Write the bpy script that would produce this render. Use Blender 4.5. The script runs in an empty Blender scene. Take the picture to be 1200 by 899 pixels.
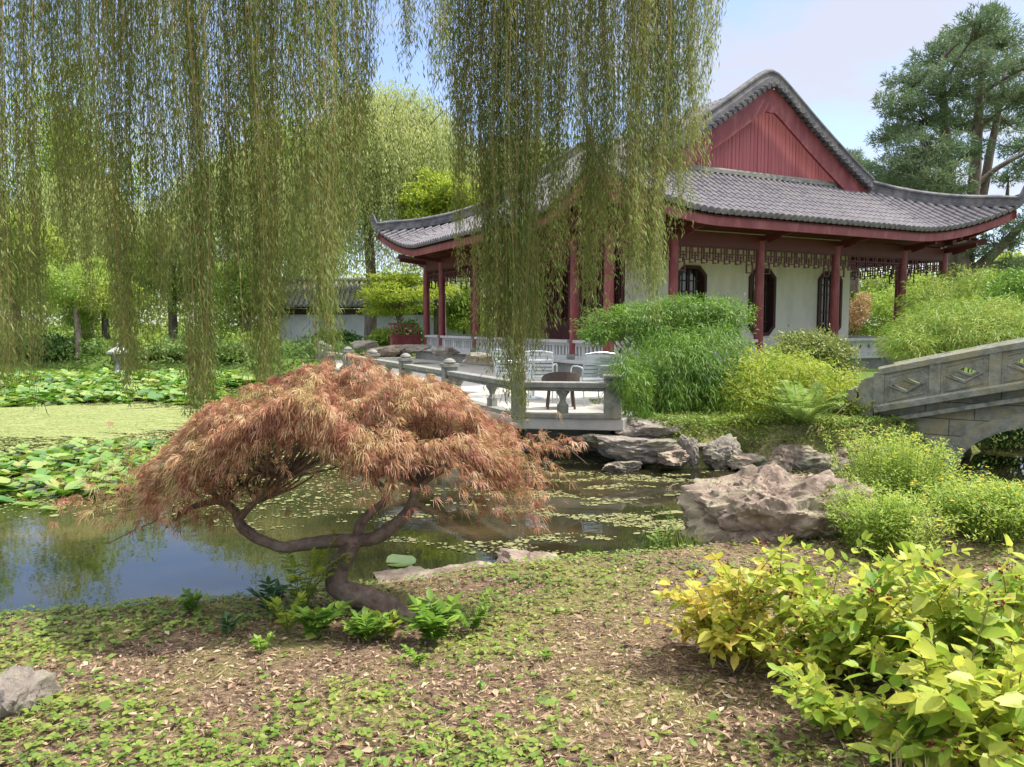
import bpy, bmesh, math, random
import numpy as np
from mathutils import Vector, Matrix, noise as mnoise

SC = bpy.context.scene
COL = SC.collection
RNG = np.random.default_rng(7)
random.seed(7)
R = math.radians
PI = math.pi

# ------------------------------------------------------------------ camera
EYE = 1.6
FPX = 900.0
PITCH = math.atan(69.5 / FPX)
cam_d = bpy.data.cameras.new('camera')
cam = bpy.data.objects.new('camera', cam_d)
COL.objects.link(cam)
cam.location = (0, 0, EYE)
cam.rotation_euler = (PI / 2 - PITCH, 0, 0)
cam_d.sensor_width = 36
cam_d.lens = 36 * FPX / 1200
cam_d.clip_start = 0.05
cam_d.clip_end = 2000
SC.camera = cam


def at(u, v, D):
    """a point seen at (u, v) in the photograph, D metres away"""
    a = (u - 600) / FPX
    b = (449.5 - v) / FPX
    dy = math.cos(PITCH) + b * math.sin(PITCH)
    dz = -math.sin(PITCH) + b * math.cos(PITCH)
    k = D / dy
    return Vector((a * k, D, EYE + dz * k))


# ------------------------------------------------------------------ materials
def new_mat(name):
    m = bpy.data.materials.new(name)
    m.use_nodes = True
    nt = m.node_tree
    nt.nodes.clear()
    out = nt.nodes.new('ShaderNodeOutputMaterial')
    return m, nt, out


def nd(nt, typ, **kw):
    n = nt.nodes.new(typ)
    for k, v in kw.items():
        setattr(n, k, v)
    return n


def ramp(nt, cols, pos=None, interp='LINEAR'):
    r = nt.nodes.new('ShaderNodeValToRGB')
    r.color_ramp.interpolation = interp
    el = r.color_ramp.elements
    n = len(cols)
    if pos is None:
        pos = [i / (n - 1) for i in range(n)]
    while len(el) < n:
        el.new(0.5)
    for e, c, p in zip(el, cols, pos):
        e.position = p
        e.color = (*c, 1)
    return r


def leaf_mat(name, cols, transl=0.35, rough=0.5, clump=0.8, clump_cols=None, spec=0.35, spots=None):
    m, nt, out = new_mat(name)
    L = nt.links.new
    geo = nd(nt, 'ShaderNodeNewGeometry')
    rp = ramp(nt, cols)
    L(geo.outputs['Random Per Island'], rp.inputs[0])
    col = rp.outputs[0]
    tc = nd(nt, 'ShaderNodeTexCoord')
    ns = nd(nt, 'ShaderNodeTexNoise')
    ns.inputs['Scale'].default_value = clump
    ns.inputs['Detail'].default_value = 2
    L(tc.outputs['Object'], ns.inputs['Vector'])
    if clump_cols:
        r2 = ramp(nt, clump_cols, [0.35 + 0.3 * i / (len(clump_cols) - 1) for i in range(len(clump_cols))])
        L(ns.outputs['Fac'], r2.inputs[0])
        mx = nd(nt, 'ShaderNodeMix', data_type='RGBA')
        mx.inputs['Factor'].default_value = 0.5
        L(col, mx.inputs['A'])
        L(r2.outputs[0], mx.inputs['B'])
        col = mx.outputs['Result']
    if spots:
        # blotches and browned patches on the blades themselves
        n3 = nd(nt, 'ShaderNodeTexNoise')
        n3.inputs['Scale'].default_value = 55
        n3.inputs['Detail'].default_value = 4
        L(tc.outputs['Object'], n3.inputs['Vector'])
        r3 = ramp(nt, [(0, 0, 0), (.8, .8, .8)], [.56, .7])
        L(n3.outputs['Fac'], r3.inputs[0])
        m3 = nd(nt, 'ShaderNodeMix', data_type='RGBA')
        L(r3.outputs[0], m3.inputs['Factor'])
        L(col, m3.inputs['A'])
        m3.inputs['B'].default_value = (*spots, 1)
        col = m3.outputs['Result']
    p = nd(nt, 'ShaderNodeBsdfPrincipled')
    L(col, p.inputs['Base Color'])
    p.inputs['Roughness'].default_value = rough
    p.inputs['Specular IOR Level'].default_value = spec
    t = nd(nt, 'ShaderNodeBsdfTranslucent')
    L(col, t.inputs['Color'])
    mix = nd(nt, 'ShaderNodeMixShader')
    mix.inputs[0].default_value = transl
    L(p.outputs[0], mix.inputs[1])
    L(t.outputs[0], mix.inputs[2])
    L(mix.outputs[0], out.inputs[0])
    return m


def solid(name, cols, scale=6.0, rough=0.7, bump=0.2, detail=6, stretch=(1, 1, 1), spec=0.4, cols2=None, scale2=1.2,
          metallic=0.0, bscale=None, fac2=0.6):
    """noise-varied surface: cols by a fine noise, cols2 (a stain layer) by a coarse one"""
    m, nt, out = new_mat(name)
    L = nt.links.new
    tc = nd(nt, 'ShaderNodeTexCoord')
    mp = nd(nt, 'ShaderNodeMapping')
    mp.inputs['Scale'].default_value = stretch
    L(tc.outputs['Object'], mp.inputs[0])
    ns = nd(nt, 'ShaderNodeTexNoise')
    ns.inputs['Scale'].default_value = scale
    ns.inputs['Detail'].default_value = detail
    ns.inputs['Roughness'].default_value = 0.65
    L(mp.outputs[0], ns.inputs['Vector'])
    rp = ramp(nt, cols, [0.3 + 0.4 * i / max(1, len(cols) - 1) for i in range(len(cols))])
    L(ns.outputs['Fac'], rp.inputs[0])
    col = rp.outputs[0]
    if cols2:
        n2 = nd(nt, 'ShaderNodeTexNoise')
        n2.inputs['Scale'].default_value = scale2
        n2.inputs['Detail'].default_value = 7
        n2.inputs['Roughness'].default_value = 0.7
        L(mp.outputs[0], n2.inputs['Vector'])
        rf = ramp(nt, [(0, 0, 0), (fac2,) * 3], [0.47, 0.62])
        L(n2.outputs['Fac'], rf.inputs[0])
        mx = nd(nt, 'ShaderNodeMix', data_type='RGBA')
        L(rf.outputs[0], mx.inputs['Factor'])
        L(col, mx.inputs['A'])
        mx.inputs['B'].default_value = (*cols2, 1)
        col = mx.outputs['Result']
    p = nd(nt, 'ShaderNodeBsdfPrincipled')
    L(col, p.inputs['Base Color'])
    p.inputs['Roughness'].default_value = rough
    p.inputs['Metallic'].default_value = metallic
    p.inputs['Specular IOR Level'].default_value = spec
    if bump:
        b = nd(nt, 'ShaderNodeBump')
        b.inputs['Strength'].default_value = bump
        b.inputs['Distance'].default_value = 0.03
        if bscale:
            n3 = nd(nt, 'ShaderNodeTexNoise')
            n3.inputs['Scale'].default_value = bscale
            n3.inputs['Detail'].default_value = 8
            n3.inputs['Roughness'].default_value = 0.7
            L(mp.outputs[0], n3.inputs['Vector'])
            L(n3.outputs['Fac'], b.inputs['Height'])
        else:
            L(ns.outputs['Fac'], b.inputs['Height'])
        L(b.outputs[0], p.inputs['Normal'])
    L(p.outputs[0], out.inputs[0])
    return m


M = {}
M['willow_leaf'] = leaf_mat('willow_leaf', [(.09, .14, .03), (.165, .24, .05), (.27, .35, .085), (.38, .38, .12)], .52, .5,
                            1.1, [(.1, .17, .035), (.32, .32, .09)])
M['willow_twig'] = solid('willow_twig', [(.2, .14, .05), (.3, .23, .08)], 20, .7, 0)
M['bark'] = solid('bark', [(.06, .047, .037), (.14, .11, .085), (.22, .18, .145)], 9, .9, .9, 8, (1, 1, .25))
M['maple_bark'] = solid('maple_bark', [(.07, .045, .034), (.16, .105, .076), (.26, .185, .14)], 16, .8, .8, 8, (1, 1, 1),
                        cols2=(.17, .17, .12), scale2=7, fac2=.45)
M['maple_leaf'] = leaf_mat('maple_leaf', [(.21, .06, .05), (.37, .13, .08), (.47, .22, .115), (.5, .34, .15), (.6, .47, .3), (.42, .4, .13)], .3, .5,
                           3.6, [(.27, .085, .065), (.45, .22, .125), (.47, .39, .16)])
M['hyper_leaf'] = leaf_mat('hyper_leaf', [(.14, .3, .03), (.27, .42, .05), (.44, .52, .07), (.62, .62, .12), (.66, .58, .13)], .52, .45,
                           2.5, [(.2, .36, .04), (.44, .5, .06), (.58, .55, .08)], spots=(.3, .3, .05))
M['hyper_yellow'] = leaf_mat('hyper_yellow', [(.3, .42, .045), (.5, .53, .07), (.66, .6, .11), (.68, .48, .1), (.55, .3, .08)], .52, .45, 3,
                             [(.34, .44, .05), (.6, .5, .08)], spots=(.5, .26, .06))
M['berry'] = solid('berry', [(.22, .03, .015), (.1, .015, .01)], 30, .35, 0)
M['aster_leaf'] = leaf_mat('aster_leaf', [(.2, .36, .05), (.34, .5, .07), (.5, .58, .1), (.58, .58, .12)], .5, .5, 2.0,
                           [(.18, .33, .04), (.42, .47, .07)])
M['bamboo_leaf'] = leaf_mat('bamboo_leaf', [(.1, .22, .03), (.19, .32, .04), (.31, .4, .06), (.45, .46, .12)], .4, .5, 1.5,
                            [(.14, .28, .035), (.38, .42, .08)])
M['nandina_leaf'] = leaf_mat('nandina_leaf', [(.05, .12, .015), (.095, .21, .022), (.16, .3, .03), (.26, .38, .05)], .38, .45, 2.2,
                             [(.055, .14, .018), (.2, .33, .035)])
M['yellow_leaf'] = leaf_mat('yellow_leaf', [(.18, .32, .03), (.33, .45, .05), (.5, .54, .08), (.58, .54, .1)], .48, .5, 1.5,
                            [(.16, .28, .025), (.42, .42, .05)])
M['box_leaf'] = leaf_mat('box_leaf', [(.09, .15, .03), (.17, .24, .04), (.28, .32, .07), (.36, .33, .1)], .32, .45, 1.5)
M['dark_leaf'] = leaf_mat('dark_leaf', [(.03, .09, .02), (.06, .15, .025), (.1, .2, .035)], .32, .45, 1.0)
M['fern_leaf'] = leaf_mat('fern_leaf', [(.16, .28, .05), (.26, .38, .08), (.36, .42, .12)], .4, .5, 1.5)
M['tree_leaf'] = leaf_mat('tree_leaf', [(.08, .15, .03), (.14, .23, .05), (.22, .32, .075)], .4, .5, .35, [(.09, .17, .035), (.22, .3, .07)])
M['light_leaf'] = leaf_mat('light_leaf', [(.18, .3, .045), (.3, .42, .065), (.44, .5, .1)], .45, .5, .4, [(.2, .33, .045), (.45, .48, .09)])
M['lime_leaf'] = leaf_mat('lime_leaf', [(.2, .33, .03), (.34, .43, .035), (.48, .5, .06)], .45, .5, .4)
M['far_willow_leaf'] = leaf_mat('far_willow_leaf', [(.26, .34, .1), (.4, .47, .15), (.54, .56, .22)], .46, .5, .3, [(.28, .36, .1), (.54, .55, .2)])
M['pine_leaf'] = leaf_mat('pine_leaf', [(.07, .13, .06), (.12, .19, .085), (.18, .25, .11), (.24, .27, .12)], .3, .6, .5, [(.07, .14, .065), (.17, .23, .1)])
M['lily_leaf'] = leaf_mat('lily_leaf', [(.05, .16, .012), (.1, .24, .02), (.17, .3, .03), (.24, .34, .05), (.3, .33, .07)], .25, .2, .7, spec=.85)
M['weed'] = leaf_mat('weed', [(.15, .21, .05), (.23, .28, .075), (.3, .33, .11), (.26, .24, .09)], .2, .6, .6, [(.28, .33, .09), (.42, .43, .17)])
M['scum'] = leaf_mat('scum', [(.12, .13, .04), (.2, .21, .07), (.3, .3, .12), (.2, .15, .08)], .15, .6, .8)
M['cover_leaf'] = leaf_mat('cover_leaf', [(.07, .16, .03), (.13, .24, .04), (.22, .33, .055), (.34, .39, .08), (.4, .34, .11)], .38, .5, 1.6,
                           [(.1, .2, .03), (.28, .34, .065)])
M['seedling_leaf'] = leaf_mat('seedling_leaf', [(.12, .25, .03), (.2, .34, .045), (.3, .42, .07)], .42, .4, 3)
M['dark_seedling'] = leaf_mat('dark_seedling', [(.02, .07, .02), (.04, .11, .03)], .25, .35, 3, spec=.5)
M['litter'] = leaf_mat('litter', [(.06, .033, .024), (.16, .095, .065), (.29, .185, .12), (.42, .29, .19), (.5, .39, .27)], .1, .8, 1.5)
M['straw'] = leaf_mat('straw', [(.2, .13, .07), (.38, .28, .15), (.54, .43, .25), (.38, .34, .13)], .2, .7, 1.5)
M['grass_leaf'] = leaf_mat('grass_leaf', [(.1, .2, .02), (.2, .31, .035), (.34, .38, .06)], .4, .5, 1)
M['petal'] = leaf_mat('petal', [(.6, .45, .03), (.7, .55, .06)], .3, .5, 2)
M['stem'] = solid('stem', [(.12, .09, .035), (.24, .19, .07)], 20, .7, 0)
M['green_stem'] = solid('green_stem', [(.1, .17, .03), (.2, .26, .05)], 20, .6, 0)
M['rock'] = solid('rock', [(.04, .032, .025), (.15, .122, .095), (.26, .215, .17), (.4, .34, .28)], 7, .9, 1.0, 12, cols2=(.16, .17, .09), scale2=2.6, bscale=16, fac2=.7)
M['warm_rock'] = solid('warm_rock', [(.1, .072, .055), (.25, .185, .14), (.44, .34, .27)], 7.5, .9, 1.0, 12, cols2=(.34, .31, .2), scale2=3.4, bscale=17, fac2=.7)
M['pale_rock'] = solid('pale_rock', [(.12, .1, .085), (.26, .22, .185), (.4, .35, .3)], 8, .9, 1.0, 12, cols2=(.15, .15, .08), scale2=3.4, bscale=18, fac2=.7)
M['bridge_stone'] = solid('bridge_stone', [(.085, .092, .072), (.19, .195, .155), (.3, .3, .245)], 7, .9, .5, 10, cols2=(.27, .24, .14),
                          scale2=2.4, bscale=30, fac2=.75)
def joint(m, bw=.62, bh=.24):
    """mortar joints between dressed blocks, cut into a stone material"""
    nt = m.node_tree
    L = nt.links.new
    p = next(n for n in nt.nodes if n.type == 'BSDF_PRINCIPLED')
    tc = next(n for n in nt.nodes if n.type == 'TEX_COORD')
    sx = nd(nt, 'ShaderNodeSeparateXYZ')
    cb = nd(nt, 'ShaderNodeCombineXYZ')
    L(tc.outputs['Object'], sx.inputs[0])
    L(sx.outputs['X'], cb.inputs['X'])
    L(sx.outputs['Z'], cb.inputs['Y'])
    bk = nd(nt, 'ShaderNodeTexBrick')
    bk.inputs['Scale'].default_value = 1
    bk.inputs['Brick Width'].default_value = bw
    bk.inputs['Row Height'].default_value = bh
    bk.inputs['Mortar Size'].default_value = .009
    bk.inputs['Mortar Smooth'].default_value = .3
    bk.inputs['Color1'].default_value = (1, 1, 1, 1)
    bk.inputs['Color2'].default_value = (.72, .72, .7, 1)
    bk.inputs['Mortar'].default_value = (.25, .24, .2, 1)
    L(cb.outputs[0], bk.inputs['Vector'])
    old = p.inputs['Base Color'].links[0].from_socket
    mx = nd(nt, 'ShaderNodeMix', data_type='RGBA', blend_type='MULTIPLY')
    mx.inputs['Factor'].default_value = .85
    L(old, mx.inputs['A'])
    L(bk.outputs['Color'], mx.inputs['B'])
    L(mx.outputs['Result'], p.inputs['Base Color'])


M['bridge_blocks'] = solid('bridge_blocks', [(.085, .092, .072), (.19, .195, .155), (.3, .3, .245)], 7, .85, .5, 10, cols2=(.27, .23, .12),
                           scale2=2.0, bscale=30, fac2=.8)
joint(M['bridge_blocks'])
M['stone'] = solid('stone', [(.13, .13, .112), (.215, .21, .185), (.3, .29, .26)], 7, .85, .3, 8, cols2=(.2, .2, .13), scale2=2.5, bscale=30)
M['white_stone'] = solid('white_stone', [(.4, .395, .375), (.52, .51, .485)], 6, .8, .15, 6, cols2=(.36, .35, .3), scale2=2)
M['paving'] = solid('paving', [(.33, .315, .28), (.44, .415, .37)], 4, .85, .15, 6, cols2=(.42, .38, .32), scale2=1.0)
M['tile'] = solid('tile', [(.09, .082, .09), (.155, .142, .153), (.23, .212, .225)], 5, .75, .25, 8, cols2=(.2, .185, .18), scale2=1.6, bscale=25)
M['ridge'] = solid('ridge', [(.05, .048, .052), (.09, .087, .094), (.15, .145, .15)], 6, .8, .2, 8, cols2=(.2, .19, .18), scale2=1.8)
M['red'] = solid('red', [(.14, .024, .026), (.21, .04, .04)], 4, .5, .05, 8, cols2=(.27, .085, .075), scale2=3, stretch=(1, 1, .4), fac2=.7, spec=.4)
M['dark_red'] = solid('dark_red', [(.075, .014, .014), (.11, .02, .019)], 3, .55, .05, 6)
M['cream'] = solid('cream', [(.74, .69, .55), (.8, .75, .62)], 3, .85, .04, 6, cols2=(.55, .51, .42), scale2=1.3, stretch=(1, 1, .35), fac2=.5)
M['whitewash'] = solid('whitewash', [(.6, .6, .58), (.72, .72, .69)], 2, .9, .05, 6, cols2=(.45, .45, .42), scale2=.8)
M['wood_dark'] = solid('wood_dark', [(.045, .018, .014), (.075, .03, .024)], 6, .6, .1)
M['dark'] = solid('dark', [(.02, .018, .016), (.03, .026, .022)], 2, .8, 0)
M['glass'] = solid('glass', [(.02, .022, .022), (.03, .03, .03)], 1, .08, 0, spec=.6)
M['metal'] = solid('metal', [(.62, .66, .7), (.72, .75, .78)], 5, .35, 0, metallic=.7)
M['wicker'] = solid('wicker', [(.05, .035, .028), (.11, .08, .065)], 60, .8, .6)
M['pale_cap'] = solid('pale_cap', [(.3, .3, .27), (.42, .41, .38)], 6, .8, .1)


def gable_mat():
    m, nt, out = new_mat('red_boards')
    L = nt.links.new
    tc = nd(nt, 'ShaderNodeTexCoord')
    mp = nd(nt, 'ShaderNodeMapping')
    mp.inputs['Scale'].default_value = (6.0, 1, .12)
    L(tc.outputs['Object'], mp.inputs[0])
    ns = nd(nt, 'ShaderNodeTexNoise')
    ns.inputs['Scale'].default_value = 2.2
    ns.inputs['Detail'].default_value = 5
    L(mp.outputs[0], ns.inputs['Vector'])
    rp = ramp(nt, [(.25, .055, .06), (.32, .078, .083), (.4, .13, .135)], [.3, .5, .75])
    L(ns.outputs['Fac'], rp.inputs[0])
    p = nd(nt, 'ShaderNodeBsdfPrincipled')
    L(rp.outputs[0], p.inputs['Base Color'])
    p.inputs['Roughness'].default_value = .65
    L(p.outputs[0], out.inputs[0])
    return m


M['red_boards'] = gable_mat()


# ------------------------------------------------------------------ objects
def tag(o, label=None, cat=None, group=None, kind=None):
    if label: o['label'] = label
    if cat: o['category'] = cat
    if group: o['group'] = group
    if kind: o['kind'] = kind
    return o


def link(name, me, mat=None, parent=None):
    o = bpy.data.objects.new(name, me)
    COL.objects.link(o)
    if mat is not None and me is not None:
        for mm in (mat if isinstance(mat, (list, tuple)) else [mat]):
            me.materials.append(M[mm] if isinstance(mm, str) else mm)
    if parent is not None:
        o.parent = parent
    return o


def empty(name, loc, label, cat, rz=0, group=None):
    o = bpy.data.objects.new(name, None)
    COL.objects.link(o)
    o.location = loc
    o.rotation_euler = (0, 0, rz)
    o.empty_display_size = .2
    return tag(o, label, cat, group)


def np_mesh(name, verts, faces, mat, parent=None, smooth=False):
    """faces: (n, k) int array with one polygon size, or list of such arrays"""
    if not isinstance(faces, list):
        faces = [faces]
    verts = np.asarray(verts, np.float32).reshape(-1, 3)
    me = bpy.data.meshes.new(name)
    me.vertices.add(len(verts))
    me.vertices.foreach_set('co', verts.ravel())
    loops = np.concatenate([f.ravel() for f in faces]).astype(np.int32)
    tot = np.concatenate([np.full(len(f), f.shape[1], np.int32) for f in faces])
    st = np.concatenate([[0], np.cumsum(tot)[:-1]]).astype(np.int32)
    me.loops.add(len(loops))
    me.loops.foreach_set('vertex_index', loops)
    me.polygons.add(len(tot))
    me.polygons.foreach_set('loop_start', st)
    me.polygons.foreach_set('loop_total', tot)
    if smooth:
        me.polygons.foreach_set('use_smooth', np.ones(len(tot), bool))
    me.update(calc_edges=True)
    me.validate()
    return link(name, me, mat, parent)


class MB:
    def __init__(s):
        s.v = []
        s.f = []

    def add(s, verts, faces):
        o = len(s.v)
        s.v.extend([tuple(p) for p in verts])
        s.f.extend([tuple(i + o for i in f) for f in faces])

    def box(s, c, size, rz=0, taper=1.0):
        cx, cy, cz = c
        hx, hy, hz = size[0] / 2, size[1] / 2, size[2] / 2
        cs, sn = math.cos(rz), math.sin(rz)
        vs = []
        for k, t in ((-1, 1.0), (1, taper)):
            for i, j in ((-1, -1), (1, -1), (1, 1), (-1, 1)):
                x, y = i * hx * t, j * hy * t
                vs.append((cx + x * cs - y * sn, cy + x * sn + y * cs, cz + k * hz))
        s.add(vs, [(3, 2, 1, 0), (4, 5, 6, 7), (0, 1, 5, 4), (1, 2, 6, 5), (2, 3, 7, 6), (3, 0, 4, 7)])
        return s

    def bar(s, p, q, w, h):
        """box along p->q, w wide sideways, h tall"""
        p, q = Vector(p), Vector(q)
        d = (q - p).normalized()
        up = Vector((0, 0, 1)) if abs(d.z) < .95 else Vector((0, 1, 0))
        sd = d.cross(up).normalized()
        up = sd.cross(d)
        vs = []
        for e in (p, q):
            for i, j in ((-1, -1), (1, -1), (1, 1), (-1, 1)):
                vs.append(e + sd * (i * w / 2) + up * (j * h / 2))
        s.add(vs, [(0, 1, 2, 3), (7, 6, 5, 4), (0, 4, 5, 1), (1, 5, 6, 2), (2, 6, 7, 3), (3, 7, 4, 0)])
        return s

    def tube(s, path, rad, n=8, cap=True):
        path = [Vector(p) for p in path]
        m = len(path)
        if not hasattr(rad, '__len__'):
            rad = [rad] * m
        vs = []
        ref = None
        for i, p in enumerate(path):
            d = (path[min(i + 1, m - 1)] - path[max(i - 1, 0)])
            d = d.normalized() if d.length > 1e-9 else Vector((0, 0, 1))
            if ref is None:
                ref = d.orthogonal().normalized()
            ref = (ref - d * ref.dot(d))
            ref = ref.normalized() if ref.length > 1e-6 else d.orthogonal().normalized()
            b = d.cross(ref)
            for k in range(n):
                a = 2 * PI * k / n
                vs.append(p + (ref * math.cos(a) + b * math.sin(a)) * rad[i])
        fs = []
        for i in range(m - 1):
            for k in range(n):
                k2 = (k + 1) % n
                fs.append((i * n + k, i * n + k2, (i + 1) * n + k2, (i + 1) * n + k))
        if cap:
            fs.append(tuple(range(n - 1, -1, -1)))
            fs.append(tuple((m - 1) * n + k for k in range(n)))
        s.add(vs, fs)
        return s

    def lathe(s, c, prof, n=16):
        """prof: list of (r, z)"""
        vs = []
        for r, z in prof:
            for k in range(n):
                a = 2 * PI * k / n
                vs.append((c[0] + r * math.cos(a), c[1] + r * math.sin(a), c[2] + z))
        fs = []
        m = len(prof)
        for i in range(m - 1):
            for k in range(n):
                k2 = (k + 1) % n
                fs.append((i * n + k, i * n + k2, (i + 1) * n + k2, (i + 1) * n + k))
        fs.append(tuple(range(n - 1, -1, -1)))
        fs.append(tuple((m - 1) * n + k for k in range(n)))
        s.add(vs, fs)
        return s

    def sweep(s, path, section, ups=None, closed_ends=True):
        """section: list of (side, up) points swept along path, up stays vertical"""
        path = [Vector(p) for p in path]
        m, n = len(path), len(section)
        vs = []
        for i, p in enumerate(path):
            d = (path[min(i + 1, m - 1)] - path[max(i - 1, 0)]).normalized()
            sd = d.cross(Vector((0, 0, 1)))
            sd = sd.normalized() if sd.length > 1e-5 else Vector((1, 0, 0))
            up = sd.cross(d)
            k = 1.0 if ups is None else ups[i]
            for a, b in section:
                vs.append(p + sd * a * k + up * b * k)
        fs = []
        for i in range(m - 1):
            for j in range(n):
                j2 = (j + 1) % n
                fs.append((i * n + j, (i + 1) * n + j, (i + 1) * n + j2, i * n + j2))
        if closed_ends:
            fs.append(tuple(range(n)))
            fs.append(tuple((m - 1) * n + j for j in range(n - 1, -1, -1)))
        s.add(vs, fs)
        return s

    def build(s, name, mat, parent=None, smooth=False, bevel=0):
        me = bpy.data.meshes.new(name)
        me.from_pydata(s.v, [], s.f)
        bm = bmesh.new()
        bm.from_mesh(me)
        bmesh.ops.recalc_face_normals(bm, faces=bm.faces)
        if smooth:
            for f in bm.faces:
                f.smooth = len(f.verts) <= 4
        bm.to_mesh(me)
        bm.free()
        if smooth:
            me.set_sharp_from_angle(angle=R(50))
        me.update()
        o = link(name, me, mat, parent)
        if bevel:
            b = o.modifiers.new('edge', 'BEVEL')
            b.width = bevel
            b.segments = 2
            b.limit_method = 'ANGLE'
        return o


def holed(mb, outer, holes, thick, xf):
    """flat polygon with holes, thickened, put through xf(x, y, z)"""
    cu = bpy.data.curves.new('cut', 'CURVE')
    cu.dimensions = '2D'
    cu.fill_mode = 'BOTH'
    cu.extrude = thick / 2
    for poly in [outer] + list(holes):
        sp = cu.splines.new('POLY')
        sp.points.add(len(poly) - 1)
        for pt, (x, y) in zip(sp.points, poly):
            pt.co = (x, y, 0, 1)
        sp.use_cyclic_u = True
    ob = bpy.data.objects.new('cut', cu)
    me = bpy.data.meshes.new_from_object(ob)
    mb.add([xf(*v.co) for v in me.vertices], [tuple(p.vertices) for p in me.polygons])
    bpy.data.objects.remove(ob)
    bpy.data.curves.remove(cu)
    bpy.data.meshes.remove(me)


# ------------------------------------------------------------------ leaves (numpy)
def unit(a):
    return a / np.maximum(np.linalg.norm(a, axis=-1, keepdims=True), 1e-9)


def rand_dir(n, rng=RNG):
    return unit(rng.normal(size=(n, 3)))


def leaf_arrays(pos, d, nrm, L, W, ovate=False, fold=.2, droop=0.0):
    n = len(pos)
    d = unit(d)
    sd = np.cross(d, nrm)
    bad = np.linalg.norm(sd, axis=1) < 1e-3
    sd[bad] = np.cross(d[bad], np.array([.3, .5, .8]))
    sd = unit(sd)
    up = np.cross(sd, d)
    L = np.broadcast_to(np.asarray(L, float), (n,))[:, None]
    W = np.broadcast_to(np.asarray(W, float), (n,))[:, None]
    dn = np.array([0, 0, -1.0]) * droop * L
    if not ovate:
        v = np.stack([pos, pos + d * L * .42 + sd * W * .5 + up * W * fold + dn * .3, pos + d * L + dn,
                      pos + d * L * .42 - sd * W * .5 + up * W * fold + dn * .3], 1)
        b = np.arange(n)[:, None] * 4
        f = np.concatenate([b + np.array([0, 1, 2]), b + np.array([0, 2, 3])])
        return v.reshape(-1, 3), f
    v = np.stack([pos,
                  pos + d * L * .25 + sd * W * .42 + up * W * fold + dn * .1,
                  pos + d * L * .62 + sd * W * .42 + up * W * fold + dn * .45,
                  pos + d * L + dn,
                  pos + d * L * .62 - sd * W * .42 + up * W * fold + dn * .45,
                  pos + d * L * .25 - sd * W * .42 + up * W * fold + dn * .1,
                  pos + d * L * .45 + dn * .25], 1)
    b = np.arange(n)[:, None] * 7
    f = np.concatenate([b + np.array(q) for q in ([0, 1, 6], [1, 2, 6], [2, 3, 6], [3, 4, 6], [4, 5, 6], [5, 0, 6])])
    return v.reshape(-1, 3), f


def leaves(name, pos, d, nrm, L, W, mat, parent=None, **kw):
    v, f = leaf_arrays(np.asarray(pos, float), np.asarray(d, float), np.asarray(nrm, float), L, W, **kw)
    return np_mesh(name, v, f, mat, parent)


def blob_points(n, clumps, rng=RNG, shell=.45):
    """points in the outer shell of ellipsoids: clumps = [(cx,cy,cz,rx,ry,rz)]; also the outward direction"""
    c = np.array(clumps, float)
    wt = (c[:, 3] * c[:, 4] + c[:, 3] * c[:, 5] + c[:, 4] * c[:, 5])
    k = rng.choice(len(c), n, p=wt / wt.sum())
    d = rand_dir(n, rng)
    r = 1 - shell * rng.random(n) ** 1.6
    far = rng.random(n) < .09
    r = np.where(far, 1 + .32 * rng.random(n) ** 1.5, r)
    r *= 1 + .14 * np.sin(d[:, 0] * 7 + k) * np.cos(d[:, 1] * 6 + 2 * k) + .1 * np.sin(d[:, 2] * 9 + k * 1.7)
    pos = c[k, :3] + d * c[k, 3:6] * r[:, None]
    return pos, d


def clump_set(center, rad, n, size, rng=RNG, low=-.5):
    """clumps scattered over an ellipsoid so that the outline is uneven"""
    out = []
    for i in range(n):
        d = rand_dir(1, rng)[0]
        if d[2] < low:
            d[2] = -d[2]
        r = .35 + .5 * rng.random()
        s = size * (.6 + .8 * rng.random())
        out.append((center[0] + d[0] * rad[0] * r, center[1] + d[1] * rad[1] * r, center[2] + d[2] * rad[2] * r,
                    s * rad[0], s * rad[1], s * rad[2] * .8))
    return out


def bez(pts, n=24):
    """smooth polyline through points (Catmull-Rom); points may carry any number of coordinates"""
    P = np.array(pts, float)
    P = np.vstack([2 * P[0] - P[1], P, 2 * P[-1] - P[-2]])
    m = len(P) - 3
    out = []
    for t in np.linspace(0, m - 1e-6, n):
        i = int(t)
        x = t - i
        a, b, c, d = P[i], P[i + 1], P[i + 2], P[i + 3]
        out.append(.5 * ((2 * b) + (c - a) * x + (2 * a - 5 * b + 4 * c - d) * x * x + (3 * b - a - 3 * c + d) * x ** 3))
    return np.array(out)

# ------------------------------------------------------------------ terrain and pond
WZ = -0.45
POND = np.array([(-30, 9), (-20, 5.4), (-9, 5.05), (-5.5, 5.05), (-3.6, 5.16), (-2.9, 5.26), (-2.31, 5.42), (-1.8, 5.62), (-1.32, 5.8), (-.79, 5.97),
                 (-.28, 6.3), (.28, 6.42), (.72, 6.5), (1.49, 6.7), (1.9, 7.1), (2.7, 7.55), (3.8, 7.5), (5.2, 7.3), (7.2, 7.3), (8.6, 8.2),
                 (9.6, 9.0), (11, 11), (14, 16), (11, 17), (8.6, 13.6), (6.9, 11.7), (6.0, 11.0), (5, 10.8), (4, 10.95), (3.3, 11.1), (2.4, 10.8), (1.9, 11.0),
                 (1.75, 11.5), (1.7, 13.0), (-.3, 13.0), (-.75, 12.9), (-5.9, 24), (-7.5, 29.5), (-13, 32.5), (-22, 34), (-34, 33)], float)


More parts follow.
